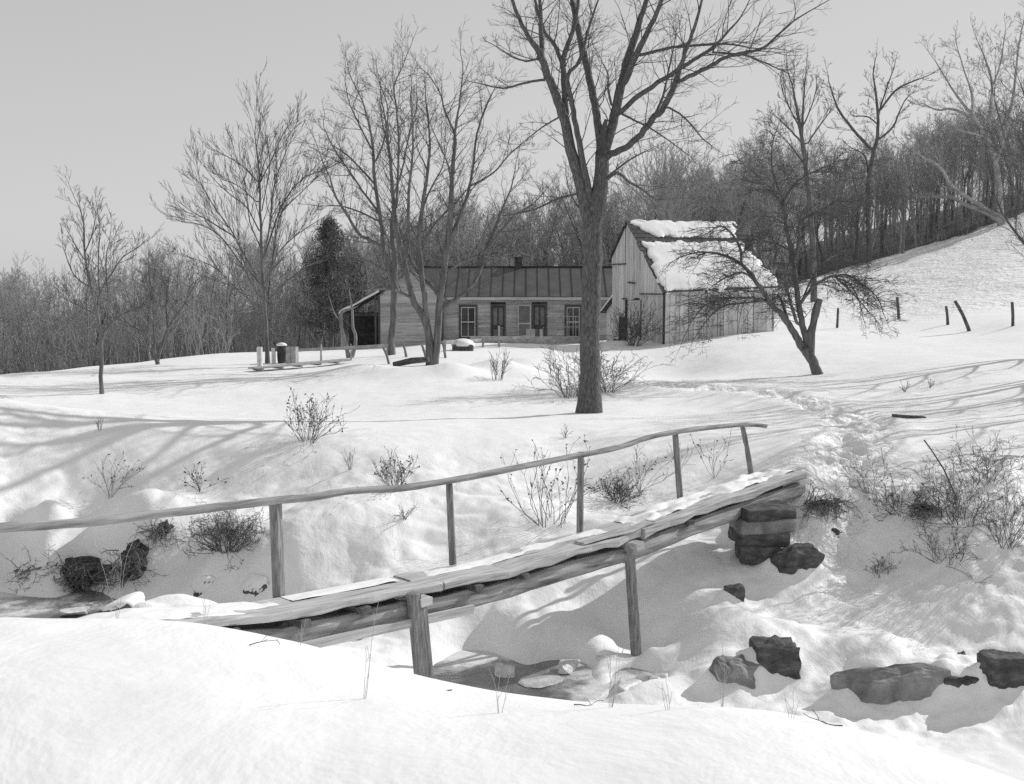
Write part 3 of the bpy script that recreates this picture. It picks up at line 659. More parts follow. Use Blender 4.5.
TOPX = [-200, 0, 45, 110, 200, 300, 400, 480, 560, 620, 660, 700, 740, 800, 850, 900, 960, 1024, 1250]
TOPY = [290, 285, 283, 268, 260, 246, 232, 205, 198, 200, 165, 175, 158, 150, 158, 135, 118, 105, 80]
def top_px(px): return float(np.interp(px, TOPX, TOPY))
rng = random.Random(77)
def place_forest(n, region, label, group, ymul=1.0):
    k = 0; tries = 0; pts = []
    while k < n and tries < 20000:
        tries += 1
        x, y = region(rng)
        if any((x - a) ** 2 + (y - b) ** 2 < 1.1 for a, b in pts): continue
        px = CX + F * x / y
        z = gz(x, y); ztop = P(px, top_px(px), y).z
        h = (ztop - z) * (rng.uniform(.86, 1.03) if rng.random() < .45 else rng.uniform(.5, .9))
        if h < 2.2: continue
        pts.append((x, y)); k += 1
        a, b = protos[rng.randrange(10)]
        root = thing('forest_tree', label, 'tree', (x, y, z), rng.uniform(0, 2 * PI), group)
        w = max(.55, min(1.25, h / 10 * rng.uniform(.85, 1.3))); root.scale = (w, w, h / 10.0)
        link('trunk', a, None, root); link('crown', b, None, root)
def reg_left(r):
    px = r.uniform(-60, 400); y = r.uniform(56, 84) if px < 230 else r.uniform(66, 88)
    return (px - CX) / F * y, y
def reg_mid(r):
    px = r.uniform(380, 720); y = r.uniform(76, 104); return (px - CX) / F * y, y
def reg_right(r):
    px = r.uniform(690, 1075); y = r.uniform(84, 112) if px < 790 else r.uniform(108, 138); return (px - CX) / F * y, y
place_forest(105, reg_left, 'bare grey tree in the thick woods beyond the field at left', 'trees of the left woods')
place_forest(85, reg_mid, 'bare grey tree in the woods behind house and barn', 'trees of the woods behind the house')
place_forest(105, reg_right, 'bare grey tree in the woods beyond the snowy hill', 'trees of the hillside woods')
# far wood and undergrowth that read as one mass
def far_mass():
    rg = random.Random(5); ln = []
    for i in range(640):
        px = rg.uniform(-150, 1180); y = rg.uniform(106, 150) if px < 760 else rg.uniform(138, 175)
        x = (px - CX) / F * y; z = gz(x, y); h = (P(px, top_px(px) + rg.uniform(4, 40), y).z - z)
        if h < 3: continue
        tr = [Vector((x, y, z - .5)), Vector((x + rg.gauss(0, .2), y, z + h * .35)), Vector((x + rg.gauss(0, .4), y, z + h * .7)), Vector((x + rg.gauss(0, .6), y, z + h))]
        rad = [.14, .1, .06, .02]; ln.append((tr, rad))
        spawn(ln, tr, rad, 14, h * .3, 1, rg, .15, .12, (5,), (.4, .9), .5, .016, 0, .2)
    return ln
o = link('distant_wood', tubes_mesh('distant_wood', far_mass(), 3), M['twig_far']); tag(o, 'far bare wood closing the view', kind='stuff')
def brush_mass():
    rg = random.Random(6); ln = []
    for i in range(2500):
        reg = (reg_left, reg_mid, reg_right)[i % 3]; x, y = reg(rg); z = gz(x, y); h = rg.uniform(1.2, 3.6)
        d = Vector((rg.gauss(0, .2), rg.gauss(0, .2), 1)).normalized()
        grow(ln, Vector((x, y, z - .1)), d, h, .022, 1, rg, .14, .08, (6,), (.4, .9), .45, .011, 0, 4)
    return ln
o = link('undergrowth', tubes_mesh('undergrowth', brush_mass(), 3), M['twig_far']); tag(o, 'leafless undergrowth filling the woods', kind='stuff')

# ---- dark cedar at left of the house
def cedar(px, py, d, h, wd, seed, label):
    rg = random.Random(seed); b = P(px, py, d); b.z = gz(b.x, b.y)
    root = thing('cedar_tree', label, 'tree', b)
    link('trunk', capped_tube('cedar_trunk', [(0, 0, -.3), (.05, 0, h * .4), (0, .05, h * .95)], [.17, .12, .02], 8), M['bark'], root)
    V, Q = [], []
    for i in range(230):
        t = rg.random() ** .8; z0 = h * (.1 + .88 * t); L = wd * min(1.0, (1 - t) ** .6 * 1.05) * rg.choice((.45, .8, 1.0, 1.15)) * rg.uniform(.8, 1.1) + .12; a = rg.uniform(0, 2 * PI)
        for j in range(60):
            s = rg.random() ** .6; p = Vector((math.cos(a) * L * s, math.sin(a) * L * s, z0 + .25 * L * s - .1 * s)) + Vector((rg.gauss(0, .15), rg.gauss(0, .15), rg.gauss(0, .13)))
            u = Vector((rg.gauss(0, 1), rg.gauss(0, 1), rg.gauss(.4, 1))).normalized() * rg.uniform(.07, .16); w = u.orthogonal().normalized() * rg.uniform(.015, .035)
            k = len(V); V += [p - w, p + w, p + w * .4 + u, p - w * .4 + u]; Q.append((k, k + 1, k + 2, k + 3))
    link('crown', raw_mesh('cedar_crown', [tuple(v) for v in V], Q), M['needle'], root)
cedar(331, 345, 66, 7.5, 2.1, 3, 'dark evergreen cedar left of the house porch')
cedar(352, 345, 72, 6.3, 1.9, 4, 'smaller dark evergreen half hidden behind the porch roof')

# ------------------------------------------------------------------ footbridge
nA, nB = Vector((-2.94, 10.5)), Vector((4.38, 17.5))
bu = (nB - nA).normalized(); bn = Vector((-bu.y, bu.x)); DW = .62
def on_line(px, off):
    """distance along the bridge where the vertical plane of a pixel column meets its edge line"""
    k = (px - CX) / F / cp
    a = nA + bn * off
    # approximate horizontal bearing (exact at the horizon, refined by the pitch below)
    for _ in range(6):
        s_ = (k * a.y - a.x) / (bu.x - k * bu.y); q = a + bu * s_
    return s_, q
def edge_z(px, py, off):
    s_, q = on_line(px, off); p = P(px, py, q.y); s2 = (Vector((p.x, p.y)) - nA).dot(bu); return s2, p.z
prof = sorted(edge_z(px, py, 0) for px, py in ((150, 620.5), (209, 618), (280, 612.5), (330, 603), (412, 587), (434, 584), (508, 569.5), (571, 550), (626, 536), (652, 527), (702, 508), (752, 491), (803, 473)))
PS = [a for a, b in prof]; PZs = [b for a, b in prof]
def deck_z(s): return float(np.interp(s, PS, PZs))
def BP(s, off, dz=0): q = nA + bu * s + bn * off; return Vector((q.x, q.y, deck_z(s) + dz))
rb = random.Random(9)
c0 = BP(0, .3)
bridge = thing('footbridge', 'weathered narrow plank footbridge crossing the creek', 'footbridge', c0)
S0, S1, S2, S3 = -1.5, on_line(418, 0)[0], on_line(634, 0)[0], on_line(806, 0)[0]
def plank(s0, s1, o0, o1, th, dz, n=14, seed=0, rough=.012, name='deck_plank', mat='plank'):
    """a hewn plank that follows the deck; thickness th below the deck surface"""
    rg = random.Random(seed); bm = bmesh.new(); rings = []
    for i in range(n + 1):
        s_ = s0 + (s1 - s0) * i / n; w0, w1 = o0 + rg.gauss(0, rough), o1 + rg.gauss(0, rough); a = dz + rg.gauss(0, rough * .5); b = a - th + rg.gauss(0, rough)
        sec = [(w0, b + .02), (w0, a - .015), (w0 + .02, a), (w1 - .02, a), (w1, a - .015), (w1, b + .02), (w1 - .02, b), (w0 + .02, b)]
        rings.append([bm.verts.new(BP(s_, o, z) - c0) for o, z in sec])
    for r0, r1 in zip(rings, rings[1:]):
        for k in range(8): bm.faces.new((r0[k], r0[(k + 1) % 8], r1[(k + 1) % 8], r1[k]))
    bm.faces.new(rings[0]); bm.faces.new(rings[-1][::-1]); bmesh.ops.recalc_face_normals(bm, faces=bm.faces)
    return link(name, bm_mesh(name, bm), M[mat], bridge)
plank(S0, S1 + .35, 0, .30, .095, 0, seed=1); plank(S0 - .3, S1 + .1, .315, .62, .085, -.008, seed=2)
plank(S1 + .37, S2 + .2, 0, .29, .10, .002, seed=3); plank(S1 + .13, S2 - .5, .305, .63, .085, -.004, seed=4)
plank(S2 + .22, S3 + .05, -.02, .27, .11, .004, seed=5); plank(S2 - .48, S3 - .15, .30, .62, .085, .0, seed=6)
plank(S2 - .9, S2 + .5, .02, .2, .03, .036, 6, 7, .01)          # patch board
# stringers: split logs on edge under the deck
def stringer(s0, s1, off, dz, h, w, seed, n=12, mat='bark_log'):
    rg = random.Random(seed); bm = bmesh.new(); rings = []
    for i in range(n + 1):
        s_ = s0 + (s1 - s0) * i / n; k = 10
        c = BP(s_, off, dz)
        hh, ww = h * (1 + rg.gauss(0, .06)), w * (1 + rg.gauss(0, .06))
        rings.append([bm.verts.new(c + Vector((bn.x, bn.y, 0)) * math.cos(a) * ww * rg.uniform(.92, 1.08) + Vector((0, 0, 1)) * math.sin(a) * hh - c0) for a in [2 * PI * j / k for j in range(k)]])
    for r0, r1 in zip(rings, rings[1:]):
        for k in range(10): bm.faces.new((r0[k], r0[(k + 1) % 10], r1[(k + 1) % 10], r1[k]))
    bm.faces.new(rings[0]); bm.faces.new(rings[-1][::-1]); bmesh.ops.recalc_face_normals(bm, faces=bm.faces)
    return link('stringer', bm_mesh('stringer', bm), M[mat], bridge)
stringer(S0, S1 + .1, .12, -.29, .115, .07, 1); stringer(S1 - .2, S2 + .2, .11, -.285, .11, .07, 2); stringer(S2 - .1, S3 + .05, .08, -.27, .12, .09, 3)
stringer(S0, S1 + .2, .46, -.245, .16, .10, 4, mat='dark_wood_and_shade'); stringer(S1 - .1, S2 + .3, .46, -.245, .16, .10, 5, mat='dark_wood_and_shade'); stringer(S2, S3, .46, -.24, .155, .10, 6, mat='dark_wood_and_shade')  # far stringers raised and coloured dark to stand in for shade below the deck
# cap beams, spacer blocks
bm = bmesh.new()
def blk(bm, s0, o0, o1, dz0, dz1, wd):
    a = BP(s0, o0, (dz0 + dz1) / 2) - c0; b = BP(s0, o1, (dz0 + dz1) / 2) - c0
    bar(bm, a, b, wd, dz1 - dz0, jit=.008, rng=rb)
for sx in (S1, S2): 
    b_ = bmesh.new(); blk(b_, sx, -.14, .78, -.19, -.105, .16); link('cap_beam', bm_mesh('cap_beam', b_), M['plank'], bridge)
for sx in (S1 - 1.5, S1 - .75, S1 + .85, S1 + 1.6, S2 + 1.2, S1 - 2.3):
    b_ = bmesh.new(); blk(b_, sx, -.05, .68, -.175, -.105, .11); link('cross_block', bm_mesh('cross_block', b_), M['dark_plank'], bridge)
b_ = bmesh.new(); bar(b_, BP(S1 - 2.6, -.02, -.47) - c0, BP(S1 + .75, -.03, -.37) - c0, .05, .09, jit=.01, rng=rb); link('brace_board', bm_mesh('brace_board', b_), M['plank'], bridge)
# trestle legs
def leg(px0, py0, px1, py1, off, w, d_, zend, seed, sq=True):
    s_, q = on_line(px0, off); a = P(px0, py0, q.y); e = P(px1, py1, q.y)
    dv = (e - a); t = (zend - a.z) / dv.z; e = a + dv * t
    b_ = bmesh.new(); bar(b_, a - c0, e - c0, w, d_, up=Vector((bn.x, bn.y, 0)), jit=.012, rng=random.Random(seed))
    bmesh.ops.bevel(b_, geom=b_.edges[:], offset=.008, segments=1, affect='EDGES')
    return link('trestle_leg', bm_mesh('trestle_leg', b_), M['post'], bridge)
leg(413, 594, 421, 672, -.06, .115, .11, -1.75, 1); leg(421, 602, 428, 676, -.03, .10, .10, -1.85, 2)
leg(629, 556, 637, 664, .04, .115, .10, -1.98, 3)

# rail posts
RP = []
for i, (px, y1, y0, tx, sq, r_) in enumerate(((279, 602, 500, 275, True, .058), (453.5, 571, 481, 449, False, .043), (580, 537, 453, 581, False, .045), (681, 503, 431, 675, False, .046), (752, 478, 424, 742, False, .042))):
    s_, q = on_line(px, DW + .02); a = P(px, y1 + 6, q.y); e = P(tx, y0 - 1, q.y)
    if sq:
        b_ = bmesh.new(); bar(b_, a - c0, e - c0, .10, .115, up=Vector((.3, 1, 0)).normalized(), jit=.006, rng=rb); bmesh.ops.bevel(b_, geom=b_.edges[:], offset=.008, segments=1, affect='EDGES'); me = bm_mesh('rail_post', b_)
    else: me = capped_tube('rail_post', smooth_line([a - c0, (a * .6 + e * .4) - c0 + Vector((rb.gauss(0, .008), 0, 0)), e - c0], 4), [r_ * (1.08 - .016 * k) for k in range(9)], 9, .06, i)
    link('rail_post', me, M['post'], bridge, smooth=not sq); RP.append(e)
rl = []
for px, py in ((-40, 528), (0, 527.5), (45, 525), (100, 521), (150, 515), (210, 508), (278, 500), (310, 497.5), (345, 491.5), (400, 488), (448, 481), (520, 467), (580, 455), (620, 447), (650, 437), (681, 431), (720, 426.5), (745, 424.5), (766, 426)):
    s_, q = on_line(px, DW + .0); rl.append(P(px, py, q.y) - c0)
rl = smooth_line(rl, 3)
link('hand_rail', capped_tube('hand_rail', rl, [.046 - .012 * k / len(rl) for k in range(len(rl))], 9, .09, 4), M['rail'], bridge, smooth=True)
# snow still lying on the deck
def deck_snow(s0, s1, o0, o1, h, seed, thr):
    x = np.linspace(s0, s1, int((s1 - s0) / .03)); y = np.linspace(o0, o1, 22); X, Y = np.meshgrid(x, y)
    e = np.minimum(np.minimum((X - s0) / .3, (s1 - X) / .3), np.minimum((Y - o0) / .07, (o1 - Y) / .07)); e = np.clip(e, 0, 1)
    H = h * (e * .8 + .75 * fbm(X / .35, Y / .18, seed, 3) - thr)
    V = [BP(a, b, max(c, -.01) + .003) - c0 for a, b, c in zip(X.ravel(), Y.ravel(), H.ravel())]
    I = np.arange(X.size).reshape(X.shape)
    return link('deck_snow', raw_mesh('deck_snow', [tuple(v) for v in V], np.stack([I[:-1, :-1], I[:-1, 1:], I[1:, 1:], I[1:, :-1]], -1).reshape(-1, 4)), M['snow'], bridge, smooth=True)
deck_snow(S2 + .3, S3, .16, .60, .045, 3, .3); deck_snow(S1 + .3, S2 - .1, .33, .58, .016, 4, .7); deck_snow(S0, S1 - 1.6, .04, .58, .02, 5, .6); deck_snow(S1 - 1.4, S1, .34, .58, .016, 6, .7)

# ------------------------------------------------------------------ stones
def stone(name, label, c, size, seed, mat, group=None, slab=False, rz=0, n=15, cat='rock', snow=0):
    rg = random.Random(seed); bm = bmesh.new()
    if slab:
        for q in range(8):
            k = Vector(((q & 1) * 2 - 1, (q >> 1 & 1) * 2 - 1, (q >> 2 & 1) * 2 - 1)); bm.verts.new(Vector((k.x * size[0] / 2 * rg.uniform(.82, 1), k.y * size[1] / 2 * rg.uniform(.85, 1), k.z * size[2] / 2 * rg.uniform(.88, 1))))
            bm.verts.new(Vector((k.x * size[0] / 2 * rg.uniform(.3, .9), k.y * size[1] / 2 * 1.05, k.z * size[2] / 2 * rg.uniform(.3, .9))))
    for i in range(0 if slab else n):
        v = Vector((rg.uniform(-1, 1), rg.uniform(-1, 1), rg.uniform(-1, 1)))
        m_ = max(abs(v.x), abs(v.y), abs(v.z)); v = v / m_ if slab or rg.random() < .5 else v.normalized() * 1.1
        bm.verts.new((v.x * size[0] / 2, v.y * size[1] / 2, v.z * size[2] / 2))
    r = bmesh.ops.convex_hull(bm, input=bm.verts)
    bmesh.ops.delete(bm, geom=list({e for e in r['geom_interior'] + r['geom_unused'] if isinstance(e, bmesh.types.BMVert)}), context='VERTS')
    bmesh.ops.delete(bm, geom=[v for v in bm.verts if not v.link_faces], context='VERTS')
    bmesh.ops.triangulate(bm, faces=bm.faces); sharp = [v.co.copy() for v in bm.verts]
    for q in range(3):
        bmesh.ops.subdivide_edges(bm, edges=bm.edges[:], cuts=1, use_grid_fill=True); bmesh.ops.triangulate(bm, faces=[f for f in bm.faces if len(f.verts) > 3])
    bmesh.ops.smooth_vert(bm, verts=bm.verts, factor=.5, use_axis_x=True, use_axis_y=True, use_axis_z=True)
    from mathutils import noise as mn
    for v in bm.verts:
        k = mn.fractal(v.co * (2.2 / max(size)) * 2 + Vector((seed * 3.1, 0, 0)), 1, 2, 4); k2 = mn.fractal(v.co * (9 / max(size)) + Vector((0, seed * 1.7, 0)), 1, 2, 4); v.co += v.co.normalized() * (k * .08 + k2 * .05) * min(size)
    me = bm_mesh(name, bm)
    o = link(name, me, M[mat]); o.location = c; o.rotation_euler = (0, 0, rz)
    return tag(o, label, cat, group)
for b, W, H, D, lab, seed, mat, sink, rz, slab_, n_, cov in ROCKS:
    ro = stone('rock', lab, (b.x, b.y + D * .42, b.z + H * (.5 - sink)), (W * 1.12, D, H * 1.15), seed, mat, None, slab_, rz, n_)
    if not lab.startswith(('snow topped', 'dark wedge', 'low wet')): continue
    bm = bmesh.new(); bm.from_mesh(ro.data); bm.normal_update(); thr = .12 if lab.startswith(('snow topped', 'dark wedge', 'low wet')) else .5
    bmesh.ops.delete(bm, geom=[f for f in bm.faces if f.normal.z < thr or f.calc_center_median().z < 0], context='FACES')
    for v in bm.verts:
        t_ = .35 if v.is_boundary else 1.0
        v.co += Vector((0, 0, 1)) * t_ * H * .16 + v.normal * .012
    if bm.faces:
        for q in range(3): bmesh.ops.smooth_vert(bm, verts=[v for v in bm.verts if not v.is_boundary], factor=.5, use_axis_x=True, use_axis_y=True, use_axis_z=True)
        ex = bmesh.ops.extrude_face_region(bm, geom=[e for e in bm.edges if e.is_boundary]) if False else None
        be = [e for e in bm.edges if e.is_boundary]; r_ = bmesh.ops.extrude_edge_only(bm, edges=be)
        for v in r_['geom']:
            if isinstance(v, bmesh.types.BMVert): v.co -= Vector((0, 0, H * .12)) + Vector((v.co.x, v.co.y, 0)) * .05
        bmesh.ops.recalc_face_normals(bm, faces=bm.faces); link('snow_cap', bm_mesh('snow_cap', bm), M['snow'], ro, True)
    else: bm.free()
b = hit(762, 561, 6.5); zc = b.z - .04
for i, (w, h, dx, lab) in enumerate(((.62, .25, -.02, 'bottom rounded stone of the pier under the bridge end'), (.80, .20, .0, 'second stone from the bottom of the pier under the bridge end'), (.86, .19, .02, 'third stone from the bottom of the pier under the bridge end'), (.90, .17, .05, 'top flat stone of the pier under the bridge end'))):
    stone('pier_stone', lab, (b.x + dx, b.y + .28, zc + h / 2), (w, .66, h * 1.16), 50 + i, 'rock_dark' if i != 2 else 'rock', 'stones of the bridge pier', True, .1 * i, 18, 'stone'); zc += h
# ice chunks and snow lumps in the creek
for i, (px, py, w, h, lab) in enumerate(((504, 681, 22, 12, 'small pointed ice lump standing in creek nearest the trestle leg'), (572, 676, 36, 10, 'rounded ice block midstream'), (540, 687, 46, 3, 'long flat ice shelf in the middle of creek'), (628, 697, 46, 14, 'large ice slab tilted under the single trestle leg'), (607, 669, 26, 10, 'wedge of snowy ice against far creek bank'), (660, 692, 26, 13, 'snowy ice block beside the rounded grey boulder'), (70, 618, 36, 8, 'thin ice shelf on creek water at far left'))):
    p = PZ(px, py, WATER); s_ = p.y / F
    stone('ice_chunk', lab, (p.x, p.y + .2, WATER + h * s_ * .38), (w * s_, w * s_ * .8, h * s_ * 1.15), 70 + i, 'ice', 'ice in the creek', False, .3 * i, 16, 'ice chunk')

# ------------------------------------------------------------------ house
HD = 62.0
def hx(px): return (px - CX) / F * HD
def hz(py): return P(512, py, HD).z
xl, xm, xr = hx(379), hx(443.5), hx(622)
zg, ze, zr = -.25, hz(296), P(512, 267, HD + 2.7).z
house = thing('farmhouse', 'low clapboard farmhouse with dark tin roof behind the bare trees', 'house', (xm, HD, zg))
HO = Vector((xm, HD, zg))
def part(name, bm, mat, parent=None, smooth=False):
    bmesh.ops.recalc_face_normals(bm, faces=bm.faces)
    return link(name, bm_mesh(name, bm), M[mat], parent or house, smooth)
def L_(x, y, z): return Vector((x, y, z)) - HO
rh = random.Random(4)
# openings on the main front: (x0, x1, z0, z1)
ops = [(hx(459), hx(477.5), hz(338), hz(305)), (hx(490.6), hx(505.6), -.2, hz(304)), (hx(517.5), hx(531), -.2, hz(304.5)), (hx(532), hx(547), -.2, hz(303.5)), (hx(564.5), hx(581.5), hz(338), hz(305))]
bm = bmesh.new()
def clap(bm, x0, x1, y, z0, z1, openings=(), top=None, pitch=.135):
    z = z0
    while z < z1 - .02:
        h = min(pitch, z1 - z)
        a, b_ = x0, x1
        if top: a, b_ = top(z + h * .5)
        segs = [(a, b_)]
        for ox0, ox1, oz0, oz1 in openings:
            if z + h > oz0 + .03 and z < oz1 - .03:
                ns = []
                for s0, s1 in segs:
                    if ox1 <= s0 or ox0 >= s1: ns.append((s0, s1)); continue
                    if ox0 > s0: ns.append((s0, ox0))
                    if ox1 < s1: ns.append((ox1, s1))
                segs = ns
        for s0, s1 in segs:
            # break into random board lengths
            x = s0
            while x < s1 - .02:
                e = min(x + rh.uniform(1.2, 4.2), s1)
                if s1 - e < .4: e = s1
                dy = rh.uniform(0, .006)
                pts = [L_(x + .002, y, z), L_(x + .002, y - .03 - dy, z), L_(x + .002, y - .008 - dy, z + h), L_(x + .002, y, z + h)]
                quad_prism(bm, pts, Vector((e - x - .004, 0, 0))); x = e
        z += pitch
clap(bm, xm, xr, HD, zg, ze, ops)
part('front_siding', bm, 'clapboard')
bm = bmesh.new(); box(bm, L_((xm + xr) / 2, HD + 2.75, (zg + ze) / 2) , (xr - xm, 5.3, ze - zg)); part('wall_core', bm, 'dark_wood_and_shade')
# gable wing
wy = HD - .35; zp = P(512, 270, wy).z; xc = (xl + xm) / 2; zwe = zp - (xm - xl) / 2 * .82
bm = bmesh.new()
def tri(z): 
    if z < zwe: return xl, xm
    k = (z - zwe) / .82; return xl + k, xm - k
clap(bm, xl, xm, wy, zg, zp - .05, (), tri, .17); part('gable_siding', bm, 'clapboard')
bm = bmesh.new(); quad_prism(bm, [L_(xl + .02, wy + .005, zg), L_(xm - .02, wy + .005, zg), L_(xm - .02, wy + .005, zwe), L_(xc, wy + .005, zp - .04), L_(xl + .02, wy + .005, zwe)], Vector((0, 5.5, 0))); part('wing_core', bm, 'clapboard')
bm = bmesh.new()
for sg, xe in ((-1, xl), (1, xm)):
    a, b_ = L_(xc, wy - .22, zp + .05), L_(xe + sg * .22, wy - .22, zwe - .18 + .05)
    quad_prism(bm, [a, b_, b_ + Vector((0, 0, -.06)), a + Vector((0, 0, -.06))], Vector((0, 5.6, 0)))
part('wing_roof', bm, 'tin')
bm = bmesh.new()
for x in (xl + .06, xm - .06): box(bm, L_(x, wy - .035, (zg + zwe) / 2), (.11, .05, zwe - zg))
box(bm, L_(xr - .06, HD - .04, (zg + ze) / 2), (.12, .05, ze - zg)); part('corner_boards', bm, 'dark_paint')
# main roof with standing seams
bm = bmesh.new(); sl_ = (zr - ze) / 2.9
e0, r0 = L_(xm - .25, HD - .42, ze - .1), L_(xm - 1.0, HD + 2.7, zr)
def roofpt(x, t): return Vector((x - HO.x, (HD - .42 + 3.12 * t) - HO.y, ze - .02 + (zr - ze + .02) * t - HO.z))
quad_prism(bm, [roofpt(xm - .28, 0), roofpt(xr + .3, 0), roofpt(xr + .3, 1), roofpt(xc + .1, 1)], Vector((0, 0, -.07)))
quad_prism(bm, [roofpt(xc, 1), roofpt(xr + .3, 1), L_(xr + .3, HD + 5.8, ze), L_(xc, HD + 5.8, ze)], Vector((0, 0, -.07)))
part('tin_roof', bm, 'tin')
bm = bmesh.new(); x = xm + .1
while x < xr + .25:
    t1 = 1.0; bar(bm, roofpt(x, 0) + Vector((0, -.005, .012)), roofpt(x + .04, 1) + Vector((0, 0, .012)), .028, .035); x += .62 + rh.uniform(-.02, .02)
bar(bm, roofpt(xc + .1, 1) + Vector((0, 0, .02)), roofpt(xr + .3, 1) + Vector((0, 0, .02)), .14, .06)
part('roof_seams', bm, 'seam')
bm = bmesh.new(); box(bm, L_((xm + xr) / 2, HD - .41, ze - .13), (xr - xm + .5, .03, .13)); part('fascia', bm, 'clapboard')
# chimney
chx = hx(518.5) * 1.04; bm = bmesh.new(); box(bm, L_(chx, HD + 2.75, zr + .12), (.42, .42, .75)); box(bm, L_(chx, HD + 2.75, zr + .52), (.52, .52, .09)); ch = part('chimney', bm, 'brick')
# windows
def window(ox, bars=True):
    x0, x1, z0, z1 = ox; y = HD
    bm = bmesh.new(); t = .11
    for a, b_, c, d in ((x0, x0 + t, z0, z1), (x1 - t, x1, z0, z1), (x0 + t, x1 - t, z1 - t, z1), (x0 + t, x1 - t, z0, z0 + .06)): box(bm, L_((a + b_) / 2, y - .045, (c + d) / 2), (b_ - a, .07, d - c))
    box(bm, L_((x0 + x1) / 2, y - .06, z0 - .03), (x1 - x0 + .1, .12, .05))
    w = part('window', bm, 'dark_paint')
    bm = bmesh.new(); a, b_, c, d = x0 + t, x1 - t, z0 + .06, z1 - t; s_ = .045; zm = (c + d) / 2
    for q in ((a, a + s_, c, d), (b_ - s_, b_, c, d), (a + s_, b_ - s_, d - s_, d), (a + s_, b_ - s_, c, c + s_), (a + s_, b_ - s_, zm - s_ / 2, zm + s_ / 2)): box(bm, L_((q[0] + q[1]) / 2, y - .012, (q[2] + q[3]) / 2), (q[1] - q[0], .05, q[3] - q[2]))
    xm_ = (a + b_) / 2
    for q in ((c + s_, zm - s_ / 2), (zm + s_ / 2, d - s_)): box(bm, L_(xm_, y - .012, (q[0] + q[1]) / 2), (.028, .04, q[1] - q[0]))
    part('sash', bm, 'white_paint', w); bm = bmesh.new(); box(bm, L_((a + b_) / 2, y + .004, (c + d) / 2), (b_ - a, .008, d - c)); part('pane', bm, 'glass', w)
window(ops[0]); window(ops[4])
def door(ox, mat='door', glass=True):
    x0, x1, z0, z1 = ox; y = HD; bm = bmesh.new(); t = .1
    for a, b_, c, d in ((x0, x0 + t, z0, z1), (x1 - t, x1, z0, z1), (x0 + t, x1 - t, z1 - t, z1)): box(bm, L_((a + b_) / 2, y - .045, (c + d) / 2), (b_ - a, .07, d - c))
    f = part('door_frame', bm, 'dark_paint')
    a, b_, c, d = x0 + t, x1 - t, z0, z1 - t; bm = bmesh.new(); box(bm, L_((a + b_) / 2, y - .005, (c + d) / 2), (b_ - a, .03, d - c))
    bmesh.ops.recalc_face_normals(bm, faces=bm.faces); dr = link('door', bm_mesh('door', bm), M['door_dark'], house)
    bm = bmesh.new(); w = (b_ - a) / 2
    for k in range(2):
        xc_ = a + w * (k + .5)
        box(bm, L_(xc_, y - .024, c + (d - c) * .74), (w * .7, .012, (d - c) * .42)); box(bm, L_(xc_, y - .024, c + (d - c) * .27), (w * .7, .012, (d - c) * .3))
    bmesh.ops.recalc_face_normals(bm, faces=bm.faces); link('door_panel', bm_mesh('door_panel', bm), M['door'], dr)
    bm = bmesh.new(); bmesh.ops.create_uvsphere(bm, u_segments=8, v_segments=6, radius=.035, matrix=Matrix.Translation(L_(b_ - .08, y - .05, c + 1.0))); link('door_knob', bm_mesh('door_knob', bm), M['white_paint'], dr)
door(ops[1]); door(ops[3])
# screen door standing ajar
x0, x1, z0, z1 = ops[2]; bm = bmesh.new()
for a, b_, c, d in ((x0, x0 + .07, z0, z1), (x1 - .07, x1, z0, z1), (x0 + .07, x1 - .07, z1 - .08, z1), (x0 + .07, x1 - .07, 1.0, 1.08), (x0 + .07, x1 - .07, z0, z0 + .1)): box(bm, L_((a + b_) / 2, HD - .09, (c + d) / 2), (b_ - a, .03, d - c))
sd_ = part('screen_door', bm, 'clapboard'); bm = bmesh.new(); box(bm, L_((x0 + x1) / 2, HD - .085, (z0 + z1) / 2 - .0), (x1 - x0 - .14, .012, z1 - z0 - .18)); part('screen_panel', bm, 'screen', sd_)
# porch on the left
px0, px1 = hx(341), xl; bm = bmesh.new()
za, zb = P(512, 313.5, wy).z, P(512, 289, wy).z
quad_prism(bm, [L_(px0, wy - .3, za), L_(px1 + .35, wy - .3, zb), L_(px1 + .35, wy - .3, zb - .07), L_(px0, wy - .3, za - .07)], Vector((0, 3.6, 0))); pr = part('porch_roof', bm, 'shingle')
bm = bmesh.new(); n_ = 24; vs0, vs1 = [], []
X, T = np.meshgrid(np.linspace(px0 - .04, px1 + .1, 26), np.linspace(wy - .36, wy + 3.2, 30)); H = .10 + .06 * fbm(X / .5, T / .5, 8, 2); H = np.where((T < wy - .3) | (X < px0), -.02, H)
Zp = za + (X - px0) / (px1 + .35 - px0) * (zb - za) + H; I = np.arange(X.size).reshape(X.shape); bm.free()
link('porch_snow', raw_mesh('porch_snow', np.stack([X - HO.x, T - HO.y, Zp - HO.z], -1).reshape(-1, 3), np.stack([I[:-1, :-1], I[:-1, 1:], I[1:, 1:], I[1:, :-1]], -1).reshape(-1, 4)), M['snow'], pr, True)
bm = bmesh.new(); box(bm, L_(px0 + .12, wy - .15, (zg + za) / 2), (.1, .1, za - zg)); part('porch_post', bm, 'plank')
bm = bmesh.new(); box(bm, L_(px1 - .12, wy - .12, (zg + zb) / 2 - .1), (.09, .09, zb - zg - .25)); part('porch_post', bm, 'dark_paint')
bm = bmesh.new(); box(bm, L_((px0 + px1) / 2, wy + 2.4, (zg + za) / 2), (px1 - px0 - .3, .08, za - zg)); part('porch_back_wall', bm, 'dark_wood_and_shade')
bm = bmesh.new(); box(bm, L_((px0 + px1) / 2 + .2, wy - .2, za - .05), (px1 - px0 - .3, .05, .14)); part('porch_beam', bm, 'dark_wood_and_shade')
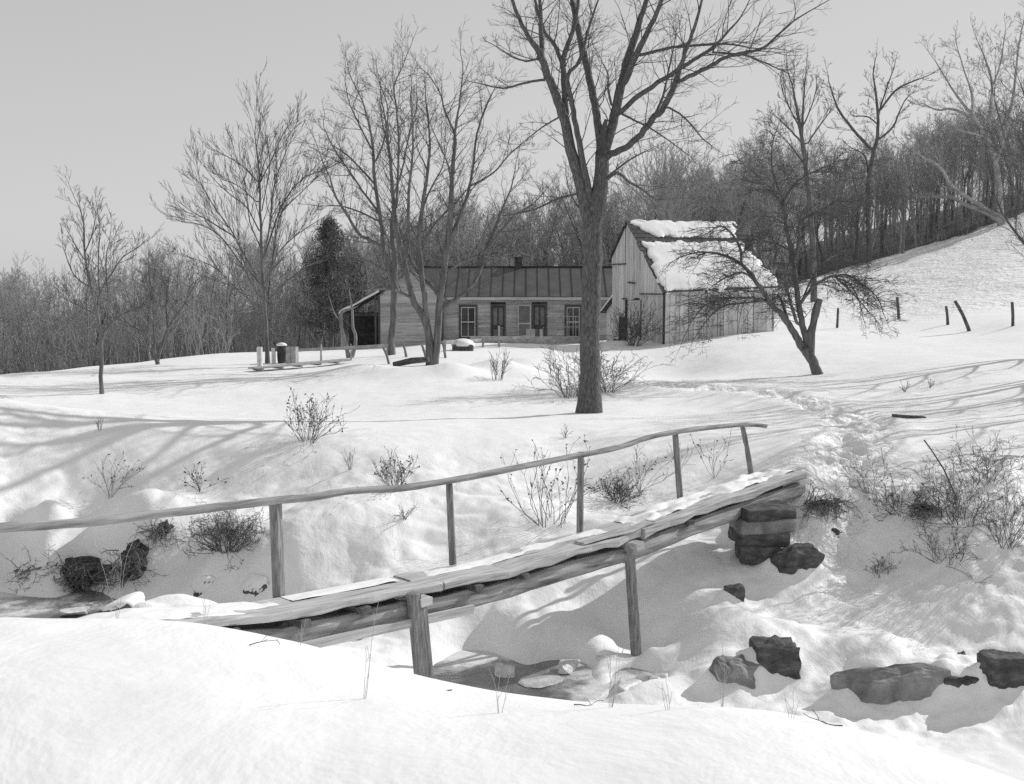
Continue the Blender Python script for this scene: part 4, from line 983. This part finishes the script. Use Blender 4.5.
bm = bmesh.new(); box(bm, L_((px0 + px1) / 2 + .3, wy + .9, .42), (1.3, .5, .06)); box(bm, L_((px0 + px1) / 2 + .8, wy + .9, .18), (.08, .45, .42)); box(bm, L_((px0 + px1) / 2 - .2, wy + .9, .18), (.08, .45, .42)); bmesh.ops.recalc_face_normals(bm, faces=bm.faces)
tag(link('bench', bm_mesh('bench', bm), M['dark_wood_and_shade']), 'dark wooden bench in the shade of the porch', 'bench').location = HO

# ------------------------------------------------------------------ barn
BB = R(20); bc = P(664, 345, 52); bc.z = gz(bc.x, bc.y) - .05
barn = thing('barn', 'old leaning plank barn with snow on its steep roof', 'barn', bc, BB)
rbn = random.Random(12)
BL, BW, RY, RH, EH, LH = 5.75, 5.5, 3.75, 5.72, 2.52, 4.05
def roofh(y): return EH + (RH - EH) * y / RY if y <= RY else RH + (LH - RH) * (y - RY) / (BW - RY)
def bpart(name, bm, mat, parent=None):
    bmesh.ops.recalc_face_normals(bm, faces=bm.faces); return link(name, bm_mesh(name, bm), M[mat], parent or barn)
bm = bmesh.new(); x = 0.02
while x < BL:
    w = rbn.uniform(.16, .30); w = min(w, BL - x); k = rbn.uniform(-.012, .012)
    top = EH - .02 + .22 * x / BL; bot = rbn.uniform(-.2, .06)
    for q in range(1): box(bm, (x + w / 2, -.018 + k * .4, (top + bot) / 2), (w - rbn.uniform(.008, .03), .025, top - bot), Matrix.Rotation(k, 4, 'Y'), .006, rbn)
    x += w
bpart('side_boards', bm, 'barnboard')
bm = bmesh.new(); y = .02
while y < BW:
    w = min(rbn.uniform(.18, .34), BW - y); yc = y + w / 2
    top = roofh(yc) - .04; lo = rbn.uniform(-.15, .03)
    if 2.25 < yc < 4.05: lo = 2.05 + rbn.uniform(-.06, .05)
    elif yc >= 4.05: lo = 1.15 if yc < 4.7 else rbn.uniform(.0, .1)
    # lower storey boards and the proud upper ones
    zs = 2.28 if yc < 2.3 else (3.72 if yc > 3.9 else None)
    segs = [(lo, zs, -.012), (zs - .05, top, -.05)] if zs else [(lo, top, -.015)]
    for a, b_, off in segs:
        h0, h1 = roofh(y) - .04, roofh(y + w) - .04
        d0 = (b_ + (h0 - top), b_ + (h1 - top)) if b_ == top else (b_, b_)
        quad_prism(bm, [Vector((off, y + .006, a)), Vector((off, y + w - rbn.uniform(.008, .03), a + rbn.uniform(-.02, .02))), Vector((off, y + w - .012, d0[1])), Vector((off, y + .006, d0[0]))], Vector((-.025, 0, 0)))
    y += w
bpart('gable_boards', bm, 'barnboard')
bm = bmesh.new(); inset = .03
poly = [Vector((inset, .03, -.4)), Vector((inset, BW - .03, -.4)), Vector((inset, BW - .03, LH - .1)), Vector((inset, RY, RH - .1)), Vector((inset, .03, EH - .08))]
quad_prism(bm, poly, Vector((BL - .06, 0, 0))); bpart('dark_interior_fill', bm, 'soil_and_dark_fill')  # solid block coloured dark to stand in for the unlit barn inside
bm = bmesh.new()      # door leaf ajar, ledges, rails
quad_prism(bm, [Vector((-.06, 2.3, .0)), Vector((-.5, 2.75, .0)), Vector((-.5, 2.75, 2.0)), Vector((-.06, 2.3, 2.0))], Vector((-.02, -.03, 0))); bpart('barn_door', bm, 'barnboard')
bm = bmesh.new(); box(bm, (-.09, 1.15, 2.3), (.06, 2.35, .05)); box(bm, (-.09, 4.75, 3.72), (.07, 1.7, .05)); box(bm, (-.1, 3.4, 2.62), (.03, .8, .06), Matrix.Rotation(.06, 4, 'X')); box(bm, (-.09, 4.0, 2.05), (.05, .5, .06)); bpart('ledge_boards', bm, 'dark_wood_and_shade')
bm = bmesh.new(); box(bm, (-.04, -.03, 1.15), (.09, .05, 2.5)); bpart('corner_post', bm, 'dark_wood_and_shade')
# roof deck
def rr(x, y, dz=0): 
    z = (EH + (RH - EH) * y / RY if y <= RY else RH + (LH - RH) * (y - RY) / (BW - RY)) + .04 + (.22 * x / BL if y < RY * .5 else 0) * (1 - max(y, 0) / RY if y < RY else 0)
    return Vector((x, y, z + dz))
def roof_sheet(name, x0, x1, y0, y1, hfun, mat, nx_, ny_, parent=None, th=.06):
    xs = np.linspace(x0, x1, nx_); ys = np.linspace(y0, y1, ny_); V = []; 
    for yy in ys:
        for xx in xs:
            p = rr(xx, yy, 0); p.z += hfun(xx, yy); V.append(tuple(p))
    I = np.arange(nx_ * ny_).reshape(ny_, nx_)
    return link(name, raw_mesh(name, V, np.stack([I[:-1, :-1], I[:-1, 1:], I[1:, 1:], I[1:, :-1]], -1).reshape(-1, 4)), M[mat], parent or barn)
bm = bmesh.new()
def slab(ya, yb):
    n_ = 16
    for i in range(n_):
        t0, t1 = i / n_, (i + 1) / n_; q0, q1 = ya + (yb - ya) * t0, ya + (yb - ya) * t1; lift = .03
        e0_, e1_ = -.15 + rbn.uniform(-.07, .04), BL + .1 + rbn.uniform(-.1, .1)
        a = [rr(e0_, q0, lift), rr(e1_, q0, lift), rr(e1_, q1, .0), rr(e0_, q1, .0)]; quad_prism(bm, a, Vector((0, 0, -.05)))
slab(-.2, RY + .02); slab(BW + .25, RY - .02)
rf = bpart('shingle_roof', bm, 'shingle')
def snow_sheet(y0, y1, edge0, edge1, seed, h, n1=150, n2=110):
    x0, x1 = -.3, BL + .5
    X, Y = np.meshgrid(np.linspace(x0, x1, n1), np.linspace(y0, y1, n2))
    E0 = np.array([[edge0(b) for b in Y[:, 0]]]).T + .13 * fbm(Y / .35, Y * 0 + seed, seed, 3); E1 = np.array([[edge1(b) for b in Y[:, 0]]]).T + .16 * fbm(Y / .3, Y * 0 + 3 + seed, seed + 2, 3)
    T0 = y0 + .06 + .07 * fbm(X / .4, X * 0 + 9, seed + 4, 3) ; T1 = y1 - .06 + .09 * fbm(X / .35, X * 0 + 5, seed + 6, 3)
    e = np.minimum(np.minimum(X - E0, E1 - X), np.minimum(Y - T0, T1 - Y)); prof_ = np.sqrt(np.clip(e / .3, 0, 1))
    Hh = np.where(e > 0, h * prof_ * (1 + .35 * fbm(X / 1.4, Y / 1.2, seed + 8, 2)), -.12)
    V = [];
    for a, b, c in zip(X.ravel(), Y.ravel(), Hh.ravel()):
        p = rr(a, b, .045 + c); V.append(tuple(p))
    I = np.arange(X.size).reshape(X.shape); keep = ((e[:-1, :-1] > 0) | (e[1:, 1:] > 0) | (e[1:, :-1] > 0) | (e[:-1, 1:] > 0))
    Q = np.stack([I[:-1, :-1], I[:-1, 1:], I[1:, 1:], I[1:, :-1]], -1)[keep]
    return link('roof_snow', raw_mesh('roof_snow', V, Q.reshape(-1, 4)), M['snow'], rf, True)
snow_sheet(2.78, 3.80, lambda y: -.05 + .85 * max(0, (3.6 - y)) / .6, lambda y: BL - .25 - .1 * (3.8 - y), 3, .07)
snow_sheet(-.22, 2.62, lambda y: -.06 + .07 * y, lambda y: BL + .12 - .16 * max(y, 0), 5, .085)
snow_sheet(3.70, 4.3, lambda y: .1, lambda y: BL, 8, .1, 60, 30)
# lean-to at the barn's left
bm = bmesh.new(); y = BW + .05
while y < BW + 1.35:
    w = min(.22, BW + 1.4 - y); h = 2.15 - .72 * (y - BW) / 1.35; quad_prism(bm, [Vector((.3, y, -.3)), Vector((.3, y + w - .015, -.3)), Vector((.3, y + w - .015, h - .1)), Vector((.3, y, h))], Vector((.03, 0, 0))); y += w
lt = bpart('lean_to', bm, 'barnboard')
bm = bmesh.new(); quad_prism(bm, [Vector((.05, BW - .1, 2.3)), Vector((.05, BW + 1.6, 1.35)), Vector((.05, BW + 1.6, 1.28)), Vector((.05, BW - .1, 2.23))], Vector((2.4, 0, 0))); bpart('lean_to_roof', bm, 'shingle', lt)
bm = bmesh.new(); quad_prism(bm, [Vector((.06, BW + .05, 2.32)), Vector((.06, BW + 1.58, 1.44)), Vector((.06, BW + 1.58, 1.36)), Vector((.06, BW + .05, 2.225))], Vector((2.3, 0, 0))); bpart('lean_to_snow', bm, 'snow', lt)
bm = bmesh.new(); box(bm, (1.3, BW + .7, .5), (1.9, 1.2, 1.5)); bpart('lean_to_core', bm, 'soil_and_dark_fill', lt)

# ------------------------------------------------------------------ fences, stakes, yard things
def stake(name, label, px0, py0, px1, py1, w, cat='post', mat='dark_plank', group=None, d=None):
    b = hit(px0, py0) if d is None else P(px0, py0, d); e = P(px1, py1, b.y) - b
    o = link(name, capped_tube(name, smooth_line([Vector((0, 0, -.2)), e * .5 + Vector((.01, 0, 0)), e], 2), [w * b.y / F / 2 * k for k in (1.1, 1.05, 1, .97, .92)], 7, .12, int(px0)), M[mat]); o.location = b
    return tag(o, label, cat, group)
g_ = 'old fence posts at the foot of the hill'
stake('fence_post', 'thin upright fence post just right of the apple tree', 837, 328, 838, 308, 2.4, group=g_)
stake('fence_post', 'upright dark fence post midway along the hill foot', 899, 319, 897, 297, 3, group=g_)
stake('fence_post', 'short upright fence post beside the leaning one', 948, 325, 946, 306, 2.8, group=g_)
stake('fence_post', 'long leaning fence post at right hill foot', 971, 331, 955, 301, 3.4, group=g_)
stake('fence_post', 'last upright fence post of the hill fence at far right', 1013, 326, 1012, 302, 3, group=g_)
g_ = 'leaning stakes round the double trunk tree'
for a in (('stake leaning left between walnut and sapling', 390, 364, 383, 347), ('stake leaning left behind the double trunk tree', 407, 357, 402, 341), ('stake leaning against left side of the double trunk', 427, 361, 422, 345), ('stake leaning at right of the double trunk', 446, 358, 442, 341)):
    stake('stake', a[0], a[1], a[2], a[3], a[4], 2.6, 'stake', 'post', g_)
b = hit(394, 366); e = P(429, 361, b.y - .5)
o = link('fallen_log', capped_tube('fallen_log', [Vector((0, 0, .06)), (e - b) * .5 + Vector((0, 0, .1)), e - b + Vector((0, 0, .06))], [.1, .11, .1], 8, .1, 2), M['dark_plank']); o.location = b; tag(o, 'dark log lying in snow left of the double trunk tree', 'log')
b = hit(893, 417); e = P(925, 419, b.y); o = link('loose_board', None, None) if False else None
bm = bmesh.new(); bar(bm, Vector((0, 0, .03)), e - b + Vector((0, 0, .03)), .16, .05, jit=.006, rng=rb); o = link('loose_board', bm_mesh('loose_board', bm), M['dark_plank']); o.location = b; tag(o, 'dark loose board lying on the snow beside the path', 'board')
def rail_fence(name, label, rails, posts, mat, rw, pw, cat='fence'):
    """rails: [(px,py,px,py)], posts: [(px, foot_py, top_py)] all standing on the snow"""
    b = hit(posts[0][0], posts[0][1]); root = thing(name, label, cat, b); dep = []
    for px, fy, ty in posts:
        q = hit(px, fy); t = P(px, ty, q.y); dep.append((px, q.y)); bm = bmesh.new(); bar(bm, q - b - Vector((0, 0, .2)), t - b, pw, pw, jit=.008, rng=rb); link('post', bm_mesh('post', bm), M[mat], root)
    dx = [a for a, c in dep]; dy = [c for a, c in dep]
    for x0, y0, x1, y1 in rails:
        a, c = P(x0, y0, float(np.interp(x0, dx, dy)) - pw * .6), P(x1, y1, float(np.interp(x1, dx, dy)) - pw * .6); bm = bmesh.new(); bar(bm, a - b, c - b, .03, rw, jit=.006, rng=rb); link('rail', bm_mesh('rail', bm), M[mat], root)
rail_fence('rail_fence', 'thin single rail fence between white gate posts and the porch', [(296, 350.5, 343, 348), (343, 348, 388, 345.5)], [(296, 365, 346), (321, 364, 344), (351, 360, 344), (387, 357, 344)], 'fence', .11, .06)
rail_fence('rail_fence', 'single board fence before the house windows', [(443, 342, 482, 340), (482, 340, 530, 336.5)], [(445, 352, 340), (483, 347, 338), (499, 347, 326)], 'fence', .12, .09)
def board_box(name, label, cat, px0, px1, foot, top, mat, depth, snow=0., d=None):
    b = hit((px0 + px1) / 2, foot) if d is None else P((px0 + px1) / 2, foot, d); s_ = b.y / F; w = (px1 - px0) * s_; h = (foot - top) * s_
    root = thing(name, label, cat, b); bm = bmesh.new(); n_ = max(2, int(w / .16))
    for k in range(n_): box(bm, ((k + .5) * w / n_ - w / 2, 0, h / 2 - .1), (w / n_ - .012, .03, h + .2 + rb.uniform(-.04, .04)))
    for sg in (-1, 1): box(bm, (sg * (w / 2 - .02), depth / 2 + .02, h / 2 - .1), (.03, depth, h + .16))
    box(bm, (0, depth + .02, h / 2 - .1), (w, .03, h + .2)); box(bm, (0, depth / 2, h - .06), (w - .05, depth - .02, .04))
    bmesh.ops.recalc_face_normals(bm, faces=bm.faces); link('boards', bm_mesh('boards', bm), M[mat], root)
    if snow:
        bm = bmesh.new(); bmesh.ops.create_uvsphere(bm, u_segments=18, v_segments=10, radius=1); 
        for v in bm.verts: v.co = Vector((v.co.x * w * .58, v.co.y * depth * .62 + depth / 2, max(v.co.z, -.1) * snow + h - .03))
        link('snow_cap', bm_mesh('snow_cap', bm), M['snow'], root, True)
    return root
board_box('gate_post', 'broad pale board gate post, leftmost beside the elm trunk', 'gate post', 257, 262, 369, 347, 'white_paint', .12)
board_box('gate_post', 'second pale gate post directly left of the dark gap filler', 'gate post', 271.5, 275, 364, 348, 'white_paint', .12)
board_box('well_curb', 'weathered board well box right of the dark gap filler', 'well', 286, 296, 366, 347, 'fence', .5)
b = hit(282, 363); bm = bmesh.new(); bmesh.ops.create_cone(bm, cap_ends=True, segments=16, radius1=.24, radius2=.24, depth=.75, matrix=Matrix.Translation((0, 0, .36)))
for v in bm.verts: pass
root = thing('gap_filler', 'dark snow-topped filler standing in for a dark gap near the white gate posts', 'gap_filler', b)  # added dark drum, stands in for a dark gap between pale objects
link('filler_body', capped_tube('filler_body', [Vector((0, 0, z)) for z in (-.05, .1, .25, .4, .55, .7)], [.15, .18, .19, .19, .18, .15], 16), M['dark_wood_and_shade'], root); bm.free()
bm = bmesh.new(); bmesh.ops.create_uvsphere(bm, u_segments=16, v_segments=8, radius=1)
for v in bm.verts: v.co = Vector((v.co.x * .22, v.co.y * .22, max(v.co.z, -.1) * .12 + .7))
link('snow_cap', bm_mesh('snow_cap', bm), M['snow'], root, True)
b = hit(256, 372); e = hit(350, 363); bm = bmesh.new()
dv = (e - b); L = Vector((dv.x, dv.y)).length; nrm = Vector((-dv.y, dv.x, 0)).normalized()
for k in range(3): bar(bm, nrm * .2 * k + Vector((0, 0, .12)), dv + nrm * .2 * k + Vector((0, 0, .12)), .18, .05, jit=.01, rng=rb)
for k in range(5): bar(bm, dv * (k + .3) / 5 - nrm * .05 + Vector((0, 0, .06)), dv * (k + .3) / 5 + nrm * .5 + Vector((0, 0, .06)), .1, .07)
o = link('boardwalk', bm_mesh('boardwalk', bm), M['fence']); o.location = b; tag(o, 'low weathered boardwalk on the snow from gate posts toward the porch', 'boardwalk')
board_box('snow_box', 'low dark box with a thick snow cap before the left window', 'box', 452, 473, 351, 345, 'dark_plank', .9, .28)
board_box('board_post', 'broad weathered gate post of nailed boards before the doors', 'gate post', 526, 535, 345, 329, 'fence', .1, 0, 59)
stake('yard_post', 'plain square post right of the broad board gate post', 541, 346, 541, 329, 3, 'post', 'fence', None, 59)
board_box('step_block', 'pale block standing by the fence under the left door', 'block', 477.5, 485, 346, 338, 'white_paint', .3, 0, 58)
# trellis
b = P(560, 346, 60.5); b.z = gz(b.x, b.y); s_ = 60.5 / F; bm = bmesh.new()
for px in (549, 556, 561, 569, 576): bar(bm, Vector(((px - 560) * s_, 0, -.1)), Vector(((px - 560) * s_ + rb.uniform(-.03, .03), 0, 1.55 + rb.uniform(-.1, .1))), .022, .03)
for z in (.35, .9, 1.45): bar(bm, Vector((-.7, -.03, z)), Vector((.95, -.03, z + .02)), .02, .035)
o = link('trellis', bm_mesh('trellis', bm), M['fence']); o.location = b; tag(o, 'light lath trellis standing before the right window', 'trellis')
# snow heaped and long board edging below the house
b = P(470, 350, 57.5); b.z = gz(b.x, b.y); bm = bmesh.new(); bar(bm, Vector((0, 0, .16)), Vector((6.2, .3, .12)), .06, .34, jit=.01, rng=rb); o = link('retaining_board', bm_mesh('retaining_board', bm), M['fence']); o.location = b; tag(o, 'long grey retaining board along the yard edge before the doors', 'board')

# ------------------------------------------------------------------ shrubs, weeds, grass
def clump(name, label, cat, px, py, wpx, hpx, n, seed, mat='weed', r=.006, kids=4, spread=.5, wob=.1, group=None, leafy=0, droop=0., lvl=1, rmin=None, b=None):
    rg = random.Random(seed); b = b or hit(px, py, 5.5); s_ = b.y / F; W, H = wpx * s_, hpx * s_
    rmin = rmin or max(.0018, .15 * s_); r = max(r * .7, rmin * 1.3); wob *= 1.9; ln = []
    for i in range(n):
        a = rg.uniform(0, 2 * PI); q = rg.random() ** .5 * W * (.16 if n > 11 else .012)
        p = Vector((math.cos(a) * q, math.sin(a) * q, -.03)); d = Vector((math.cos(a) * spread * rg.random(), math.sin(a) * spread * rg.random(), 1)).normalized()
        grow(ln, p, d, H * rg.uniform(.5, 1.05), r, lvl, rg, wob, .02, (kids, 3) if lvl > 1 else (kids,), (.3, .8), .4, rmin, droop, 6)
    if leafy:      # a few seed heads and curled dead leaves, as tiny tufts
        for pts, rad in list(ln):
            for k in range(leafy):
                if rg.random() < .6:
                    p = pts[-1 - rg.randrange(2)]; sz = rg.uniform(.6, 1.3) * 1.1 * s_
                    ln.append(([p, p + Vector((rg.gauss(0, 1), rg.gauss(0, 1), rg.gauss(0, 1))) * sz * .6, p + Vector((rg.gauss(0, 1), rg.gauss(0, 1), rg.gauss(0, .8))) * sz], [sz * .5, sz * .55, sz * .2]))
    o = link(name, tubes_mesh(name, ln, 4), M[mat]); o.location = b
    return tag(o, label, cat, group)
clump('shrub', 'spreading bare shrub at the foot of the dark maple trunk, left side', 'shrub', 572, 398, 66, 66, 38, 1, 'weed', .012, 5, 1.1, .12, None, 0, .05, 2)
clump('shrub', 'bare shrub behind the dark maple trunk on its right side', 'shrub', 606, 392, 40, 52, 24, 2, 'weed', .012, 5, 1.0, .12, None, 0, .05, 2)
clump('shrub', 'dense bare brush heaped in the barn doorway', 'shrub', 634, 346, 36, 46, 34, 3, 'twig', .014, 6, .8, .16, None, 0, 0, 2)
clump('shrub', 'low dry shrub with tall twigs alone in the field at left', 'shrub', 308, 441, 56, 56, 34, 4, 'weed', .006, 5, .9, .1, None, 1)
clump('weed_clump', 'dry weed stalks on the snow bank below the house', 'weeds', 497, 380, 40, 32, 24, 5, 'weed', .008, 3, .3, .06)
clump('weed_clump', 'snow laden weed clump with dark seed heads on bank above the rail', 'weeds', 395, 488, 60, 40, 40, 6, 'weed', .006, 4, .8, .1, None, 1)
clump('weed_clump', 'tall sparse weed with seed heads between second and third rail posts', 'weeds', 552, 524, 90, 96, 18, 7, 'twig', .008, 4, 1.1, .1, None, 2)
clump('weed_clump', 'dark tangle of weeds right of the third rail post', 'weeds', 617, 502, 42, 38, 44, 8, 'twig', .007, 6, .9, .16, None, 0, .03, 2)
clump('weed_clump', 'dry twigs with seed heads left of the fourth rail post', 'weeds', 640, 492, 50, 62, 9, 9, 'weed', .006, 4, .8, .12, None, 1)
clump('weed_clump', 'thin weeds between the last two rail posts', 'weeds', 715, 478, 40, 50, 7, 10, 'weed', .005, 3, .6, .1, None, 1)
clump('shrub', 'dark bushy shrub on the bank behind the square rail post', 'shrub', 226, 550, 84, 52, 80, 11, 'twig', .007, 6, 1.4, .2, None, 0, .06, 2)
clump('weed_clump', 'sparse arching weed above the dark bushy shrub', 'weeds', 200, 492, 70, 44, 9, 12, 'twig', .006, 4, 1.0, .1, None, 1)
clump('weed_clump', 'small stump of weeds below the rail at its second span', 'weeds', 404, 520, 12, 22, 12, 13, 'twig', .006, 4, .4, .15)
clump('weed_clump', 'thin weeds on the field edge at far left', 'weeds', 110, 498, 60, 52, 10, 14, 'weed', .005, 4, .8, .1, None, 1)
for i, (px, py, w, h, n_, lab) in enumerate(((962, 522, 104, 84, 40, 'big bramble of bare canes on the right bank'), (985, 482, 66, 62, 30, 'upright bare canes on the bank top at far right'), (905, 514, 90, 44, 34, 'low twiggy brush on the bank above the small dark rock'), (870, 492, 42, 48, 14, 'few dark twigs on the snowy bank beside the bridge end'), (948, 562, 92, 50, 24, 'arching canes hanging over the right bank'), (880, 575, 44, 26, 18, 'dark brush lying on the slope right of the rocks'), (1005, 545, 70, 80, 34, 'bramble at the extreme right of bank'))):
    clump('bramble', lab, 'bramble', px, py, w, h, n_, 30 + i, 'twig' if i % 2 == 0 else 'weed', .006, 5, 1.1, .16, None, 0, .12 if i in (4, 5) else .03, 2)
b = hit(985, 600, 6.5); stake('dead_stick', 'long bare stick slanting out of the right bank brush', 962, 498, 924, 440, 1.5, 'stick', 'dark_plank', None, hit(962, 498).y)
for i, (px, py, w, h, lab) in enumerate(((100, 430, 120, 16, 'faint dry grass stems in the field at far left'), (565, 438, 30, 18, 'few grass stems in snow before the maple'), (905, 392, 50, 14, 'sparse weed stubs on the field at right'), (680, 470, 30, 30, 'single thin weed under the fourth span of rail'), (930, 388, 24, 10, 'tiny weed near the right field shadows'), (350, 470, 40, 26, 'thin arching grass above the second rail span'))):
    clump('grass_tuft', lab, 'grass', px, py, w, h, 8, 50 + i, 'weed', .004, 2, .5, .08)
for i, (px, py, h, n_, lab) in enumerate(((610, 722, 90, 9, 'tall dry grass blades at the foreground edge nearest the ice slab'), (722, 728, 76, 8, 'dry grass blades at the foreground edge below the dark boulders'), (668, 738, 60, 6, 'short grass blades at the bottom edge of the near bank, middle'), (500, 738, 60, 5, 'few grass blades at the bottom of near bank left of middle'), (790, 742, 50, 6, 'sparse grass blades low on the near bank at right'), (118, 640, 96, 7, 'pale dry grass stems rising before the creek at left'), (205, 640, 60, 6, 'short pale grass stems on bank beside the bridge start'), (300, 668, 40, 4, 'bent pale grass stem before the bridge planks'), (365, 735, 110, 4, 'faint tall grass stem in the left foreground'))):
    b = PZ(px, py, 1.5) if py < 700 else PZ(px, py, 1.5); b.z = gz(b.x, b.y)
    clump('grass_tuft', lab, 'grass', px, py, 60, h, 2 + n_ // 4, 70 + i, 'straw', .0016, 1, .22, .05, None, 0, .0, 1, .0007, b)
for i, (px, py, lab) in enumerate(((574, 716, 'tiny dark twig lying on the near snow below the ice slab'), (452, 700, 'tiny twig lying on the near snow below the trestle leg'), (250, 690, 'tiny twig lying on the near snow at left'), (842, 752, 'tiny twig lying on the near snow at right'))):
    rg = random.Random(i); b = PZ(px, py, 1.5); b.z = gz(b.x, b.y); ln = []
    grow(ln, Vector((0, 0, .006)), Vector((rg.uniform(-1, 1), rg.uniform(-.6, .6), .02)).normalized(), .12, .0025, 1, rg, .2, 0, (3,), (.4, .9), .4, .0012)
    o = link('fallen_twig', tubes_mesh('fallen_twig', ln, 4), M['twig']); o.location = b; tag(o, lab, 'twig')
# root tangles under the undercut bank
def roots(b, W, H, label, seed):
    rg = random.Random(seed); root = thing('root_tangle', label, 'roots', b)
    bm = bmesh.new(); bmesh.ops.create_icosphere(bm, subdivisions=4, radius=1)
    from mathutils import noise as mn
    for v in bm.verts:
        k = 1 + .35 * mn.fractal(v.co * 2.2 + Vector((seed, 0, 0)), 1, 2, 4); v.co = Vector((v.co.x * W * .5 * k, v.co.y * .3 * k + .22, v.co.z * H * .55 * k + H * .35))
    link('earth', bm_mesh('earth', bm), M['soil_and_dark_fill'], root, True); ln = []
    for i in range(int(14 + 120 * W)):
        p = Vector((rg.uniform(-.5, .5) * W, rg.uniform(-.25, .0), rg.uniform(.0, .95) * H)); d = Vector((rg.gauss(0, .7), rg.gauss(-.4, .4), rg.gauss(-.3, .7))).normalized()
        grow(ln, p, d, rg.uniform(.15, .45), rg.uniform(.004, .012), 1, rg, .3, 0, (3,), (.4, 1), .5, .003, .1, 6)
    link('root_strands', tubes_mesh('root_strands', ln, 4), M['weed'], root)
for a in ROOTS: roots(*a)

# ------------------------------------------------------------------ sky, sun
world = bpy.data.worlds.new('World'); scene.world = world; world.use_nodes = True; nt = world.node_tree
SUN_EL, SUN_AZ = R(33.5), R(58)     # azimuth from +Y towards +X
sky = nt.nodes.new('ShaderNodeTexSky'); sky.sky_type = 'NISHITA'; sky.sun_disc = False; sky.sun_elevation = SUN_EL; sky.sun_rotation = SUN_AZ
sky.air_density = 1.0; sky.dust_density = .6; sky.ozone_density = 1
pw = nt.nodes.new('ShaderNodeMath'); pw.operation = 'POWER'; pw.inputs[1].default_value = .3; mu = nt.nodes.new('ShaderNodeMath'); mu.operation = 'MULTIPLY'; mu.inputs[1].default_value = 2.65
bw = nt.nodes.new('ShaderNodeRGBToBW'); bg = nt.nodes['Background']; bg.inputs['Strength'].default_value = .15
nt.links.new(sky.outputs[0], bw.inputs[0]); nt.links.new(bw.outputs[0], pw.inputs[0]); nt.links.new(pw.outputs[0], mu.inputs[0]); nt.links.new(mu.outputs[0], bg.inputs['Color'])
sl = bpy.data.lights.new('sun', 'SUN'); sl.energy = 3.75; sl.angle = R(.5); so = bpy.data.objects.new('sun', sl); COL.objects.link(so)
sd = Vector((math.sin(SUN_AZ) * math.cos(SUN_EL), math.cos(SUN_AZ) * math.cos(SUN_EL), math.sin(SUN_EL)))
so.rotation_euler = sd.to_track_quat('Z', 'Y').to_euler(); so.location = (20, 20, 30)
vs = scene.view_settings; vs.view_transform = 'Standard'; vs.look = 'None'; vs.gamma = 1; vs.use_curve_mapping = False; vs.exposure = -0.07
scene.cycles.use_denoising = False
scene.cycles.max_bounces = 6; scene.cycles.diffuse_bounces = 3; scene.cycles.glossy_bounces = 2
